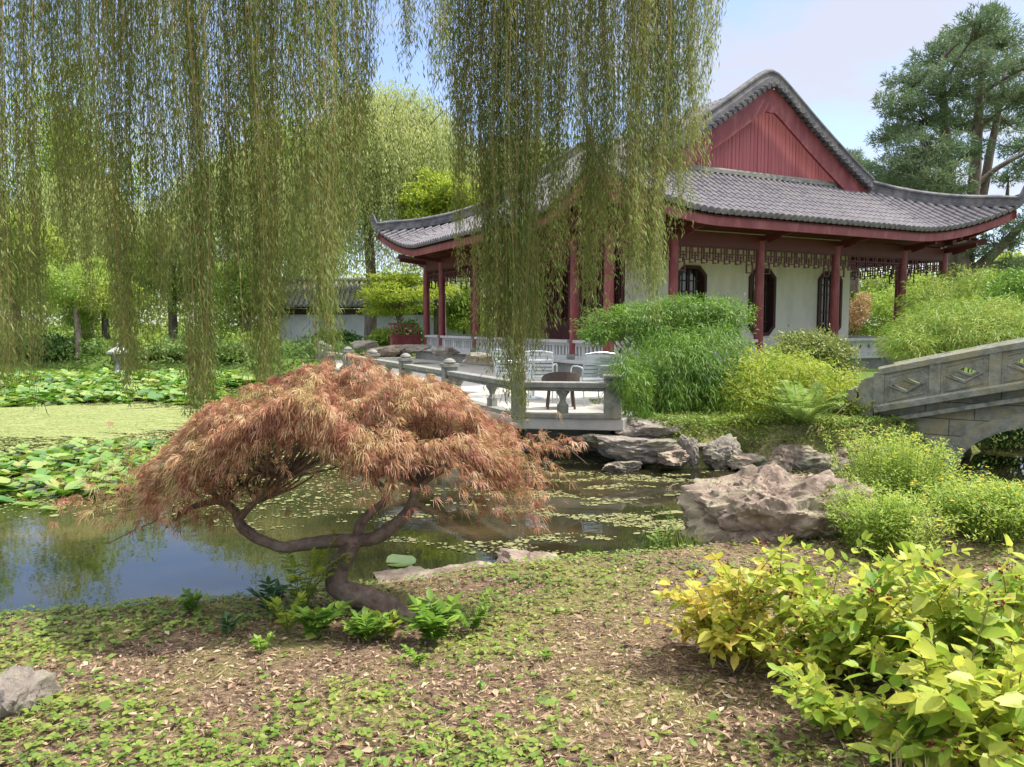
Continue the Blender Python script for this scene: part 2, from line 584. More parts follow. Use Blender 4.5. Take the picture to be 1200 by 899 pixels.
def pond_sd(x, y):
    """signed distance to the pond's outline, positive on land"""
    px, py = POND[:, 0], POND[:, 1]
    qx, qy = np.roll(px, -1), np.roll(py, -1)
    best = np.full(x.shape, 1e9)
    inside = np.zeros(x.shape, bool)
    for a, b, c, d in zip(px, py, qx, qy):
        ex, ey = c - a, d - b
        t = np.clip(((x - a) * ex + (y - b) * ey) / (ex * ex + ey * ey), 0, 1)
        best = np.minimum(best, np.hypot(x - a - t * ex, y - b - t * ey))
        if b != d:
            inside ^= ((b > y) != (d > y)) & (x < (d - b) * 0 + a + (y - b) / (d - b) * ex)
    return np.where(inside, -best, best)


def sstep(a, b, x):
    t = np.clip((x - a) / (b - a), 0, 1)
    return t * t * (3 - 2 * t)


def wob(x, y, s, seed=0.0):
    return (np.sin(x * s * 1.3 + 1.7 * np.sin(y * s * .9 + seed) + seed) + np.sin(y * s * 1.7 + 1.3 * np.sin(x * s * 1.1 - seed) + 2.1 * seed)
            + .6 * np.sin((x + y) * s * 2.3 + seed * 3) + .6 * np.sin((x - y) * s * 2.9 - seed)) / 3.2


def ground_z(x, y):
    x, y = np.asarray(x, float), np.asarray(y, float)
    sd = pond_sd(x, y)
    near = -.28 + .28 * sstep(5.6, 1.8, y) + .4 * sstep(2.6, 6, x) * sstep(3.0, 6.0, y)
    far = .14 + .1 * sstep(16, 22, y) * sstep(-3, 2, x) + .25 * sstep(38, 90, y)
    g = near + (far - near) * sstep(7.4, 11, y)
    g = g + .03 * wob(x, y, 1.1, .4) + .018 * wob(x, y, 3.7, 1.9) + .006 * wob(x, y, 11, 2.3)
    bank = np.where(y < 9.5, .38, .25)
    k = sstep(-.05, 1, sd / bank * .9 + .12 * wob(x, y, 4, .7))
    bed = WZ - .06 - .55 * sstep(0, 1.6, -sd)
    return np.where(sd > 0, (WZ - .05) + (g - WZ + .05) * k, bed)


def axis(fine0, fine1, step, lo, hi):
    a = list(np.arange(fine0, fine1, step))
    s, p = step, a[-1]
    while p < hi:
        s *= 1.12
        p += s
        a.append(p)
    s, p = step, a[0]
    while p > lo:
        s *= 1.12
        p -= s
        a.insert(0, p)
    return np.array(a)


gx = axis(-6.5, 6.5, .055, -900, 900)
gy = axis(1.4, 8.2, .055, -40, 1500)
GX, GY = np.meshgrid(gx, gy)
GZ = ground_z(GX, GY)
nx, ny = len(gx), len(gy)
ii = (np.arange(ny - 1)[:, None] * nx + np.arange(nx - 1)[None]).ravel()


def ground_mat():
    m, nt, out = new_mat('earth')
    L = nt.links.new
    tc = nd(nt, 'ShaderNodeTexCoord')
    n1 = nd(nt, 'ShaderNodeTexNoise')
    n1.inputs['Scale'].default_value = 30
    n1.inputs['Detail'].default_value = 10
    n1.inputs['Roughness'].default_value = .75
    L(tc.outputs['Object'], n1.inputs['Vector'])
    r1 = ramp(nt, [(.03, .02, .014), (.12, .08, .052), (.25, .175, .11), (.38, .29, .18)], [.32, .44, .56, .72])
    L(n1.outputs['Fac'], r1.inputs[0])
    n2 = nd(nt, 'ShaderNodeTexNoise')
    n2.inputs['Scale'].default_value = 1.6
    n2.inputs['Detail'].default_value = 6
    L(tc.outputs['Object'], n2.inputs['Vector'])
    r2 = ramp(nt, [(0, 0, 0), (.85, .85, .85)], [.44, .62])
    L(n2.outputs['Fac'], r2.inputs[0])
    r3 = ramp(nt, [(.1, .11, .03), (.2, .2, .06), (.3, .28, .1)], [.3, .5, .7])
    L(n1.outputs['Fac'], r3.inputs[0])
    mx = nd(nt, 'ShaderNodeMix', data_type='RGBA')
    L(r2.outputs[0], mx.inputs['Factor'])
    L(r1.outputs[0], mx.inputs['A'])
    L(r3.outputs[0], mx.inputs['B'])
    # grass takes over beyond the pond
    sx = nd(nt, 'ShaderNodeSeparateXYZ')
    L(tc.outputs['Object'], sx.inputs[0])
    mr = nd(nt, 'ShaderNodeMapRange')
    mr.inputs['From Min'].default_value = 9
    mr.inputs['From Max'].default_value = 14
    L(sx.outputs['Y'], mr.inputs['Value'])
    r4 = ramp(nt, [(.05, .09, .015), (.1, .16, .03), (.16, .21, .05)], [.3, .5, .7])
    L(n1.outputs['Fac'], r4.inputs[0])
    m2 = nd(nt, 'ShaderNodeMix', data_type='RGBA')
    L(mr.outputs[0], m2.inputs['Factor'])
    L(mx.outputs['Result'], m2.inputs['A'])
    L(r4.outputs[0], m2.inputs['B'])
    p = nd(nt, 'ShaderNodeBsdfPrincipled')
    L(m2.outputs['Result'], p.inputs['Base Color'])
    p.inputs['Roughness'].default_value = .95
    p.inputs['Specular IOR Level'].default_value = .15
    b = nd(nt, 'ShaderNodeBump')
    b.inputs['Strength'].default_value = .9
    b.inputs['Distance'].default_value = .03
    L(n1.outputs['Fac'], b.inputs['Height'])
    L(b.outputs[0], p.inputs['Normal'])
    L(p.outputs[0], out.inputs[0])
    return m


M['earth'] = ground_mat()
tag(np_mesh('ground', np.stack([GX, GY, GZ], -1), np.stack([ii, ii + 1, ii + nx + 1, ii + nx], 1), 'earth', smooth=True), kind='structure',
    label='brown leaf-littered bank sloping to the pond and the grass beyond it')


def water_mat():
    m, nt, out = new_mat('pond_water')
    L = nt.links.new
    tc = nd(nt, 'ShaderNodeTexCoord')
    n1 = nd(nt, 'ShaderNodeTexNoise')
    n1.inputs['Scale'].default_value = 2.2
    n1.inputs['Detail'].default_value = 3
    L(tc.outputs['Object'], n1.inputs['Vector'])
    n2 = nd(nt, 'ShaderNodeTexNoise')
    n2.inputs['Scale'].default_value = .9
    n2.inputs['Detail'].default_value = 5
    L(tc.outputs['Object'], n2.inputs['Vector'])
    r = ramp(nt, [(.012, .013, .006), (.035, .03, .014), (.075, .055, .025)], [.4, .55, .7])
    L(n2.outputs['Fac'], r.inputs[0])
    p = nd(nt, 'ShaderNodeBsdfPrincipled')
    L(r.outputs[0], p.inputs['Base Color'])
    p.inputs['Roughness'].default_value = .025
    p.inputs['IOR'].default_value = 1.5
    p.inputs['Specular IOR Level'].default_value = .75
    b = nd(nt, 'ShaderNodeBump')
    b.inputs['Strength'].default_value = .035
    b.inputs['Distance'].default_value = .05
    L(n1.outputs['Fac'], b.inputs['Height'])
    L(b.outputs[0], p.inputs['Normal'])
    L(p.outputs[0], out.inputs[0])
    return m


M['pond_water'] = water_mat()
w = MB()
w.add([(-36, 4, WZ), (16, 4, WZ), (16, 36, WZ), (-36, 36, WZ)], [(0, 1, 2, 3)])
tag(w.build('pond_water', 'pond_water'), kind='structure', label='still dark pond water reflecting the sky and trees')

# ------------------------------------------------------------------ light and sky
SUN_EL = R(56)
sun_h = Vector((.985, .17, 0)).normalized()
sun_v = Vector((sun_h.x * math.cos(SUN_EL), sun_h.y * math.cos(SUN_EL), math.sin(SUN_EL)))
sl = bpy.data.lights.new('sun', 'SUN')
sl.energy = 2.7
sl.angle = R(2.0)
sl.color = (1, .95, .87)
so = bpy.data.objects.new('sun', sl)
COL.objects.link(so)
so.rotation_euler = sun_v.to_track_quat('Z', 'Y').to_euler()
so.location = (20, 0, 40)

world = bpy.data.worlds.new('World')
SC.world = world
world.use_nodes = True
nt = world.node_tree
nt.nodes.clear()
L = nt.links.new
out = nd(nt, 'ShaderNodeOutputWorld')
bg = nd(nt, 'ShaderNodeBackground')
bg.inputs['Strength'].default_value = .15
sky = nd(nt, 'ShaderNodeTexSky', sky_type='NISHITA')
sky.sun_disc = False
sky.sun_elevation = SUN_EL
sky.sun_rotation = math.atan2(sun_h.x, sun_h.y)
sky.dust_density = .4
sky.ozone_density = 2.5
tc = nd(nt, 'ShaderNodeTexCoord')
mp = nd(nt, 'ShaderNodeMapping')
mp.inputs['Scale'].default_value = (1.6, 1.6, 4.6)
mp.inputs['Rotation'].default_value = (.15, .1, 0)
L(tc.outputs['Generated'], mp.inputs[0])
cn = nd(nt, 'ShaderNodeTexNoise')
cn.inputs['Scale'].default_value = 2.1
cn.inputs['Detail'].default_value = 9
cn.inputs['Roughness'].default_value = .56
cn.inputs['Distortion'].default_value = .35
L(mp.outputs[0], cn.inputs['Vector'])
cr = ramp(nt, [(.15, .15, .15), (.35, .35, .35), (.9, .9, .9)], [.36, .48, .63])
L(cn.outputs['Fac'], cr.inputs[0])
mx = nd(nt, 'ShaderNodeMix', data_type='RGBA')
L(cr.outputs[0], mx.inputs['Factor'])
L(sky.outputs[0], mx.inputs['A'])
mx.inputs['B'].default_value = (2.9, 2.95, 3.15, 1)
# bright cloud overhead, out of view, added as soft fill light
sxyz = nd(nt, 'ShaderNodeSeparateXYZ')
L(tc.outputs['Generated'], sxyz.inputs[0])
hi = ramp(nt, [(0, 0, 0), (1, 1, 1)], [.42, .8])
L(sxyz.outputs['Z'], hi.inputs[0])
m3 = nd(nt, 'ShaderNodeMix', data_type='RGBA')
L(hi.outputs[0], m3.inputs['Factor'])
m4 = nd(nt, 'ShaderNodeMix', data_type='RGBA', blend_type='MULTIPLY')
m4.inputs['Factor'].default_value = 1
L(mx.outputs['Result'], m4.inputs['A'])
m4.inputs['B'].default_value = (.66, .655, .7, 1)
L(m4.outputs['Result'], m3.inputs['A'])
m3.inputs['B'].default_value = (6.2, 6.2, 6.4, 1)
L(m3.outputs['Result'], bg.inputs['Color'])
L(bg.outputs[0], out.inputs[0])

SC.view_settings.view_transform = 'Standard'
SC.view_settings.look = 'None'
SC.view_settings.exposure = 1.45
SC.view_settings.gamma = 1
SC.view_settings.use_curve_mapping = False
SC.cycles.max_bounces = 8
SC.cycles.diffuse_bounces = 4
SC.cycles.glossy_bounces = 3
SC.cycles.transmission_bounces = 5
SC.cycles.sample_clamp_indirect = 8
SC.cycles.use_denoising = True

# ------------------------------------------------------------------ pavilion
PO = Vector((8.415, 22.715, 0))
PRZ = math.atan2(.461, .887)
pav = empty('pavilion', PO, 'large pavilion with red columns, red board gable and upswept grey tile roof', 'pavilion', PRZ)
FL = .64            # floor
BZ = 3.70           # underside of the tie beam
HW, BK = 6.72, 12.74    # half width of the column grid, depth
EA, EB0, EB1 = 8.2, -1.5, BK + 1.5
GA, GB0, GB1 = 4.6, 1.38, BK - 1.38
EZ = 4.42


def prof(d):
    """roof height d metres in from the side eave"""
    a = 8.2 - d
    a = math.sqrt(a * a + .05) - .02 if a < 1.5 else a
    return 8.87 - .696 * a + .019 * a * a


def lift(c):
    t = max(0.0, 1 - c / 4.3)
    return .9 * t ** 2.1


def roof_front(a, d, back=False):
    """point on the front (or back) skirt"""
    c = EA - abs(a)
    z = prof(d * 3.6 / 2.88) + lift(c)
    fl = .42 * max(0, 1 - c / 4.0) ** 2
    b = EB0 + d - fl
    if back:
        b = EB1 - d + fl
    return (a + math.copysign(fl * .8, a), b, z)


def roof_side(b, d, sgn):
    c = min(b - EB0, EB1 - b) * 3.6 / 2.88
    z = prof(d) + (lift(c) if d < 3.7 else 0)
    fl = .42 * max(0, 1 - c / 4.0) ** 2 if d < 3.7 else 0
    a = sgn * (EA - d + fl * .8)
    bb = b + (-fl if b < BK / 2 else fl)
    return (a, bb, z)


def front_max(a):
    return 2.88 * min(1.0, max(.03, (EA - abs(a)) / 3.6))


def side_max(b):
    c = min(b - EB0, EB1 - b)
    return 8.17 if c >= 3.03 else max(.04, c)


PITCH_T = .235
roof_tiles = MB()
roof_under = MB()
fascia = MB()


def tile_strip(fn, pos, dmax, w, far_side=False):
    """one row of cover tiles: half-round, stepped course by course, closed by a round end tile"""
    n = max(3, int(dmax / .3) + 1)
    r0 = .074
    rings = []
    for i in range(n):
        d = dmax * i / (n - 1)
        p = Vector(fn(pos, d))
        q = Vector(fn(pos, min(d + .05, 8.2)))
        e = Vector(fn(pos + .02, d)) - Vector(fn(pos - .02, d))
        e.normalize()
        t = (q - p)
        t = t.normalized() if t.length > 1e-6 else Vector((0, 0, 1))
        nn = e.cross(t)
        nn.normalize()
        if nn.z < 0:
            nn = -nn
        reps = [(r0, 0)] if i == 0 or i == n - 1 else [(r0 * .84, 0), (r0 * 1.06, .004)]
        for rr, off in reps:
            rings.append([p + t * off + e * (math.cos(x) * rr) + nn * (math.sin(x) * rr * 1.15 + .012) for x in (0, .62, PI / 2, PI - .62, PI)]
                         )
    vs = [x for rg in rings for x in rg]
    fs = []
    for i in range(len(rings) - 1):
        for k in range(4):
            fs.append((i * 5 + k, i * 5 + k + 1, i * 5 + 6 + k, i * 5 + 5 + k))
    roof_tiles.add(vs, fs)
    # round end tile
    p = Vector(fn(pos, 0))
    e = (Vector(fn(pos + .02, 0)) - Vector(fn(pos - .02, 0))).normalized()
    t = (Vector(fn(pos, .05)) - p).normalized()
    u = e.cross(t)
    if u.z < 0: u = -u
    cen = p - t * .03 + u * .008
    disc = [cen + e * math.cos(k * PI / 5) * .086 + u * math.sin(k * PI / 5) * .086 for k in range(10)]
    dk = [x + t * .05 for x in disc]
    roof_tiles.add(disc + dk, [tuple(range(10))] + [(k, (k + 1) % 10, 10 + (k + 1) % 10, 10 + k) for k in range(10)])
    # hanging drip tile between two rows
    q = Vector(fn(pos + PITCH_T / 2, 0)) - t * .015
    dr = [q + e * .05 + u * .01, q + e * .045 - u * .04, q - u * .075, q - e * .045 - u * .04, q - e * .05 + u * .01]
    roof_tiles.add(dr + [x + t * .03 for x in dr], [(0, 1, 2, 3, 4), (0, 5, 6, 1), (1, 6, 7, 2), (2, 7, 8, 3), (3, 8, 9, 4)])


def sheet(fn, poss, dm, off, nd_=9, mb=roof_tiles, flip=False):
    rows = []
    for p in poss:
        rows.append([Vector(fn(p, dm(p) * i / (nd_ - 1))) + Vector((0, 0, off)) for i in range(nd_)])
    vs = [x for r in rows for x in r]
    fs = []
    for i in range(len(rows) - 1):
        for j in range(nd_ - 1):
            fs.append((i * nd_ + j, i * nd_ + j + 1, (i + 1) * nd_ + j + 1, (i + 1) * nd_ + j))
    mb.add(vs, fs)


ap = np.linspace(-EA + .02, EA - .02, 70)
f0 = lambda a, d: roof_front(a, d)
f1 = lambda a, d: roof_front(a, d, True)
for a in np.arange(-EA + .12, EA - .05, PITCH_T):
    tile_strip(f0, a, front_max(a), 0)
    tile_strip(f1, a, front_max(a), 0)
sheet(f0, ap, front_max, 0)
sheet(f1, ap, front_max, 0)
sheet(f0, ap, front_max, -.13, mb=roof_under)
sheet(f1, ap, front_max, -.13, mb=roof_under)
bp = np.concatenate([np.linspace(EB0 + .02, EB0 + 2.41, 14), np.linspace(EB0 + 2.43, EB1 - 2.43, 40), np.linspace(EB1 - 2.41, EB1 - .02, 14)])
for sg in (-1, 1):
    fs_ = (lambda s: (lambda b, d: roof_side(b, d, s)))(sg)
    for b in np.arange(EB0 + .12, EB1 - .05, PITCH_T):
        tile_strip(fs_, b, side_max(b), 0)
    for seg in (bp[:14], bp[14:54], bp[54:]):
        sheet(fs_, seg, side_max, 0, 16)
        sheet(fs_, seg, side_max, -.13, 16, mb=roof_under)


def eave_line(side):
    if side == 'f': return [Vector(roof_front(a, 0)) for a in np.linspace(-EA + .01, EA - .01, 60)]
    if side == 'b': return [Vector(roof_front(a, 0, True)) for a in np.linspace(-EA + .01, EA - .01, 60)]
    s = -1 if side == 'l' else 1
    return [Vector(roof_side(b, 0, s)) for b in np.linspace(EB0 + .01, EB1 - .01, 60)]


for side, inw in (('f', (0, 1)), ('b', (0, -1)), ('l', (1, 0)), ('r', (-1, 0))):
    ln = eave_line(side)
    iv = Vector((inw[0], inw[1], 0))
    vs = []
    for p in ln:
        p = p + iv * .05
        for o, z in ((0, -.13), (0, -.36), (.09, -.36), (.09, -.13)):
            vs.append(p + iv * o + Vector((0, 0, z)))
    fs = []
    for i in range(len(ln) - 1):
        for j in range(4):
            j2 = (j + 1) % 4
            fs.append((i * 4 + j, i * 4 + j2, i * 4 + 4 + j2, i * 4 + 4 + j))
    fascia.add(vs, fs)

roof = roof_tiles.build('roof', 'tile', pav)
roof.location = (-.29, .1, 0)
roof.scale = (.948, .936, 1)
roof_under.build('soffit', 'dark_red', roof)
fascia.build('eave_board', 'red', roof)

# ridges: a moulded band, the hip ones ending in upturned tips
SEC = [(-.13, -.06), (-.13, .08), (-.09, .1), (-.09, .2), (-.12, .22), (-.12, .27), (-.05, .33), (.05, .33), (.12, .27), (.12, .22), (.09, .2), (.09, .1),
       (.13, .08), (.13, -.06)]
for sa in (-1, 1):
    for bkk in (False, True):
        pts = []
        for i in range(26):
            f = i / 25
            d = 2.88 * (1 - f)
            a = sa * (EA - 3.6 * (1 - f))
            pts.append(Vector(roof_front(a if abs(a) < EA else sa * (EA - 1e-3), d, bkk)) + Vector((0, 0, .06)))
        dirn = (pts[-1] - pts[-4]).normalized()
        tip = pts[-1]
        for j in range(1, 6):
            pts.append(tip + Vector((dirn.x, dirn.y, 0)) * (.055 * j) + Vector((0, 0, dirn.z * .055 * j + .022 * j * j)))
        k = [1.0] * 22 + [1 - .07 * i for i in range(9)]
        MBr = MB().sweep(pts, SEC, k)
        MBr.build('hip_ridge', 'ridge', roof)
for bb, sg in ((GB0 - .42, -1), (GB1 + .42, 1)):
    pts = []
    for a in np.linspace(-GA - .15, GA + .15, 61):
        pts.append(Vector((a, bb, prof(EA - abs(a)) + .09)))
    rg = MB().sweep(pts, SEC)
    rg.build('gable_ridge', 'ridge', roof)
    # scalloped row of verge tiles under the ridge
    vt = MB()
    vd = MB()
    for sa in (-1, 1):
        x = .12
        while x < GA + .05:
            z = prof(EA - x) - .02
            y0, y1 = bb + sg * -.08, bb + sg * .26
            vt.tube([(sa * x, y0, z), (sa * x, y1, z - .05)], .078, 9)
            x += .235 * .83
    vt.build('verge_tile_row', 'ridge', roof)
    # barge boards (red), bracket board behind them and the boarded gable
    for sa in (-1, 1):
        mb = MB()
        yb = bb + sg * .02
        vs = []
        N = 24
        for i in range(N + 1):
            a = GA * 1.01 * i / N
            zt = prof(EA - a) - .12
            wv = .66 if i else .72
            for y in (yb, yb - sg * .09):
                vs.append((sa * a, y, zt))
                vs.append((sa * a, y, zt - wv))
        fs = []
        for i in range(N):
            o, q = i * 4, i * 4 + 4
            fs += [(o, q, q + 1, o + 1), (o + 2, o + 3, q + 3, q + 2), (o, o + 2, q + 2, q), (o + 1, q + 1, q + 3, o + 3)]
        fs += [(0, 1, 3, 2), (N * 4, N * 4 + 2, N * 4 + 3, N * 4 + 1)]
        mb.add(vs, fs)
        mb.build('barge_board', 'red', roof)
    y = GB0 - .02 if sg < 0 else GB1 + .02
    pw = .155
    mb = MB()
    a = -GA + .3
    while a < GA - .3:
        z0, z1 = 5.85, min(prof(EA - abs(a)), prof(EA - abs(a + pw))) - .15
        if z1 > z0 + .05:
            mb.box((a + pw / 2, y + (.006 if int(a * 37) % 2 else 0), (z0 + z1) / 2), (pw - .012, .04, z1 - z0))
        a += pw
    mb.box((0, y + .04 * -sg, 6.2), (2 * GA - 1.2, .03, .9))
    mb.build('gable_boarding', 'red_boards', roof)
    mb = MB()
    mb.box((0, y + sg * .16, 6.04), (2 * GA + .2, .22, .09))
    mb.tube([(-GA, y + sg * .12, 6.11), (GA, y + sg * .12, 6.11)], .06, 8)
    mb.build('base_ridge', 'stone', roof)

# columns
ca = [-HW, -4.65, -1.55, 1.55, 4.65, HW]
cb = [0, 1.62, 4.8, 8.0, 11.12, BK]
spots = [(a, 0) for a in ca] + [(a, BK) for a in ca] + [(-HW, b) for b in cb[1:-1]] + [(HW, b) for b in cb[1:-1]]
proto = None
for a, b in spots:
    if proto is None:
        proto = MB().lathe((0, 0, 0), [(.14, 0), (.135, .5), (.13, 1.6), (.12, BZ - FL + .25)], 20).build('column', 'red', pav, True)
        cbase = MB().lathe((0, 0, 0), [(.2, 0), (.215, .04), (.21, .1), (.15, .14)], 20).build('column_base', 'stone', proto, True)
        o = proto
    else:
        o = proto.copy()
        COL.objects.link(o)
        c2 = cbase.copy()
        COL.objects.link(c2)
        c2.parent = o
    o.location = (a, b, FL)

beam = MB()
for p, q in (((-HW, 0), (HW, 0)), ((-HW, BK), (HW, BK)), ((-HW, 0), (-HW, BK)), ((HW, 0), (HW, BK))):
    ext = .0
    p0, q0 = Vector((*p, BZ + .2)), Vector((*q, BZ + .2))
    d = (q0 - p0).normalized()
    beam.bar(p0 + d * .1, q0 - d * .1, .13, .4)
    beam.bar(p0 - d * .35 + Vector((0, 0, .38)), q0 + d * .35 + Vector((0, 0, .38)), .2, .16)
for p, q in (((-HW, .0), (HW, .0)), ((-HW, BK), (HW, BK)), ((-HW, 0), (-HW, BK)), ((HW, 0), (HW, BK))):
    p0, q0 = Vector((*p, BZ + .62)), Vector((*q, BZ + .62))
    d = (q0 - p0).normalized()
    beam.bar(p0 + d * .06, q0 - d * .06, .06, .36)
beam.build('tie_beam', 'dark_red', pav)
for a in ca:
    for b, s in ((0, -1), (BK, 1)):
        br = MB().bar((a, b, BZ + .3), (a, b + s * 1.1, BZ + .42), .09, .14)
        br.bar((a, b + s * .3, BZ + .22), (a, b + s * .75, BZ + .32), .07, .12)
        br.build('bracket', 'dark_red', pav)
for b in cb:
    for a, s in ((-HW, -1), (HW, 1)):
        MB().bar((a, b, BZ + .3), (a + s * 1.1, b, BZ + .42), .09, .14).build('bracket', 'dark_red', pav)
for sa in (-1, 1):
    for b, s in ((0, -1), (BK, 1)):
        MB().bar((sa * HW, b, BZ + .34), (sa * (HW + .85), b + s * .85, BZ + .62), .14, .2).build('corner_beam', 'dark_red', pav)
raf = MB()
for a in np.arange(-HW, HW + .1, .42):
    raf.bar((a, .1, BZ + .75), (a, -1.12, EZ - .12), .07, .08)
for b in np.arange(0.2, BK, .42):
    raf.bar((-HW - .0, b, BZ + .75), (-HW - 1.1, b, EZ - .12), .07, .08)
    raf.bar((HW + .0, b, BZ + .75), (HW + .75, b, EZ - .02), .07, .08)
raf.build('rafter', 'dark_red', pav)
MB().box((0, BK / 2, BZ + .8), (2 * HW - .1, BK - .1, .05)).build('ceiling', 'wood_dark', pav)


# fret lattice hung under the beam, bay by bay
def fret(p, q, ztop, h, mat='dark_red'):
    p, q = Vector((*p, 0)), Vector((*q, 0))
    Ln = (q - p).length
    d = (q - p) / Ln
    mb = MB()
    w, t = .03, .04

    def H(x0, x1, z):
        mb.bar(p + d * x0 + Vector((0, 0, z)), p + d * x1 + Vector((0, 0, z)), t, w)

    def V(x, z0, z1):
        mb.bar(p + d * x + Vector((0, 0, z0)), p + d * x + Vector((0, 0, z1)), t * .97, w)
    H(.12, Ln - .12, ztop - .02)
    H(.12, Ln - .12, ztop - .17)
    n = max(2, round((Ln - .24) / .42))
    s = (Ln - .24) / n
    for i in range(n):
        x = .12 + i * s
        end = (i == 0 or i == n - 1)
        b1 = ztop - h - (.2 if end else 0)
        V(x + .02, b1, ztop)
        V(x + s * .25, ztop - .33, ztop - .02)
        V(x + s * .5, ztop - h + .02, ztop - .17)
        V(x + s * .75, ztop - .33, ztop - .02)
        H(x + s * .02, x + s * .5, ztop - .33)
        H(x + s * .5, x + s, ztop - h + .1)
        H(x + s * .25, x + s * .75, ztop - .25)
        H(x + s * .02, x + s * .3, ztop - h + .02)
        if end:
            H(x, x + s * .6, b1)
            V(x + s * .6, b1, ztop - h + .1)
    V(Ln - .13, ztop - h - .2, ztop)
    return mb.build('fret_lattice', mat, pav)


for i in range(5):
    fret((ca[i], 0), (ca[i + 1], 0), BZ, .46)
    fret((ca[i], BK), (ca[i + 1], BK), BZ, .46)
    fret((-HW, cb[i]), (-HW, cb[i + 1]), BZ, .46)
    fret((HW, cb[i]), (HW, cb[i + 1]), BZ, .46)

# podium, floor
MB().box((0, BK / 2, FL / 2 - .1), (2 * HW + .7, BK + .7, FL + .2 - .08)).build('podium', 'stone', pav)
MB().box((0, BK / 2, FL - .04), (2 * HW + .9, BK + .9, .08)).build('floor_edge', 'white_stone', pav, bevel=.01)

# hall inside the gallery: cream front wall with octagonal windows, dark red lattice doors on the pond side
WA, WB0, WB1 = 4.65, 2.08, BK - 2.08
wins = [-3.15, -.2 - .02, 3.0 - .32]
WC, WH, WWd = 2.3, 1.0, .5


def octagon(cx, cz, hw, hh, k=.24):
    return [(cx - hw + k, cz - hh), (cx + hw - k, cz - hh), (cx + hw, cz - hh + k), (cx + hw, cz + hh - k), (cx + hw - k, cz + hh), (cx - hw + k, cz + hh),
            (cx - hw, cz + hh - k), (cx - hw, cz - hh + k)]


wins = [-2.35, .55, 3.65]
wall = MB()
holed(wall, [(-WA, FL), (WA, FL), (WA, BZ + .76), (-WA, BZ + .76)], [octagon(x, WC, WWd, WH) for x in wins], .2, lambda x, y, z: (x, WB0 + z, y))
wall.box((WA - .1, (WB0 + WB1) / 2, (FL + BZ + .76) / 2), (.196, WB1 - WB0 - .21, BZ + .76 - FL - .01))
wall.box((0, WB1, (FL + BZ + .76) / 2), (2 * WA, .196, BZ + .76 - FL))
wall.build('wall', 'cream', pav)
for x in wins:
    fr = MB()
    holed(fr, octagon(x, WC, WWd + .07, WH + .07, .27), [octagon(x, WC, WWd - .03, WH - .03, .23)], .27, lambda x_, y_, z_: (x_, WB0 - .03 + z_, y_))
    fr.bar((x, WB0, WC - WH), (x, WB0, WC + WH), .05, .04)
    for k in (-1, 1):
        fr.bar((x + k * .27, WB0, WC - WH + .05), (x + k * .27, WB0, WC + WH - .05), .035, .03)
        fr.bar((x - .45, WB0 + .003, WC + k * .62), (x + .45, WB0 + .003, WC + k * .62), .035, .03)
        fr.bar((x - .27, WB0 + .003, WC + k * .3), (x + .27, WB0 + .003, WC + k * .3), .035, .03)
    w_ = fr.build('window', 'wood_dark', pav)
    MB().box((x, WB0 + .06, WC), (WWd * 2, .01, WH * 2)).build('pane', 'glass', w_)
# doors along the left side
nb = 14
for i in range(nb):
    b0 = WB0 + .12 + (WB1 - WB0 - .24) * i / nb
    b1 = WB0 + .12 + (WB1 - WB0 - .24) * (i + 1) / nb
    mb = MB()
    x = -WA
    mb.box((x, (b0 + b1) / 2, FL + .55), (.07, b1 - b0 - .02, 1.05))
    for y in (b0 + .05, b1 - .05):
        mb.box((x, y, (FL + BZ) / 2 + .2), (.08, .09, BZ + .38 - FL))
    mb.box((x, (b0 + b1) / 2, BZ + .55), (.09, b1 - b0 - .004, .4))
    for k in range(1, 5):
        mb.box((x, b0 + (b1 - b0) * k / 5, (FL + 1.1 + BZ + .3) / 2), (.04, .022, BZ + .3 - FL - 1.1))
    for k in range(7):
        mb.box((x + .003, (b0 + b1) / 2, FL + 1.15 + k * .36), (.036, b1 - b0 - .1, .022))
    d_ = mb.build('lattice_door', 'dark_red', pav)
    MB().box((x + .06, (b0 + b1) / 2, (FL + BZ) / 2 + .3), (.01, b1 - b0 - .02, BZ - FL)).build('pane', 'glass', d_)


# low stone bench rails between the columns
def bench(p, q, kind):
    p, q = Vector((*p, FL)), Vector((*q, FL))
    Ln = (q - p).length
    d = (q - p) / Ln
    p, q = p + d * .15, q - d * .15
    Ln -= .3
    mb = MB()
    up = lambda z: Vector((0, 0, z))
    mb.bar(p + up(.49), q + up(.49), .3, .08)
    mb.bar(p + up(.05), q + up(.05), .2, .1)
    if kind == 'slot':
        mb.bar(p + up(.405), q + up(.405), .12, .09)
        n = max(2, int(Ln / .17))
        for i in range(n + 1):
            x = p + d * (Ln * i / n)
            mb.bar(x + up(.095), x + up(.365), .1, .075 if i % 5 else .16)
    else:
        n = max(1, round(Ln / .42))
        s = Ln / n
        holes = []
        for i in range(n):
            cx, cz, r = (i + .5) * s, .27, .035
            pts = []
            for k in range(24):
                t = 2 * PI * k / 24
                rr = .055 + .03 * abs(math.cos(2 * t))
                pts.append((cx + rr * math.cos(t), cz + rr * math.sin(t)))
            holes.append(pts)
        nrm_ = Vector((-d.y, d.x, 0))
        holed(mb, [(0, .1), (Ln, .1), (Ln, .45), (0, .45)], holes, .1, lambda x, y, z: p + d * x + up(y) + nrm_ * z)
        for i in range(n + 1):
            x = p + d * (s * i)
            mb.bar(x + up(.102), x + up(.448), .13, .03)
    return mb.build('bench_rail', 'white_stone', pav)


for i in (0, 1, 3, 4):
    bench((ca[i], 0), (ca[i + 1], 0), 'flower')
for i in range(5):
    bench((-HW, cb[i]), (-HW, cb[i + 1]), 'slot' if i != 2 else 'flower')
    bench((HW, cb[i]), (HW, cb[i + 1]), 'flower')
for i in range(5):
    if i != 2:
        bench((ca[i], BK), (ca[i + 1], BK), 'flower')
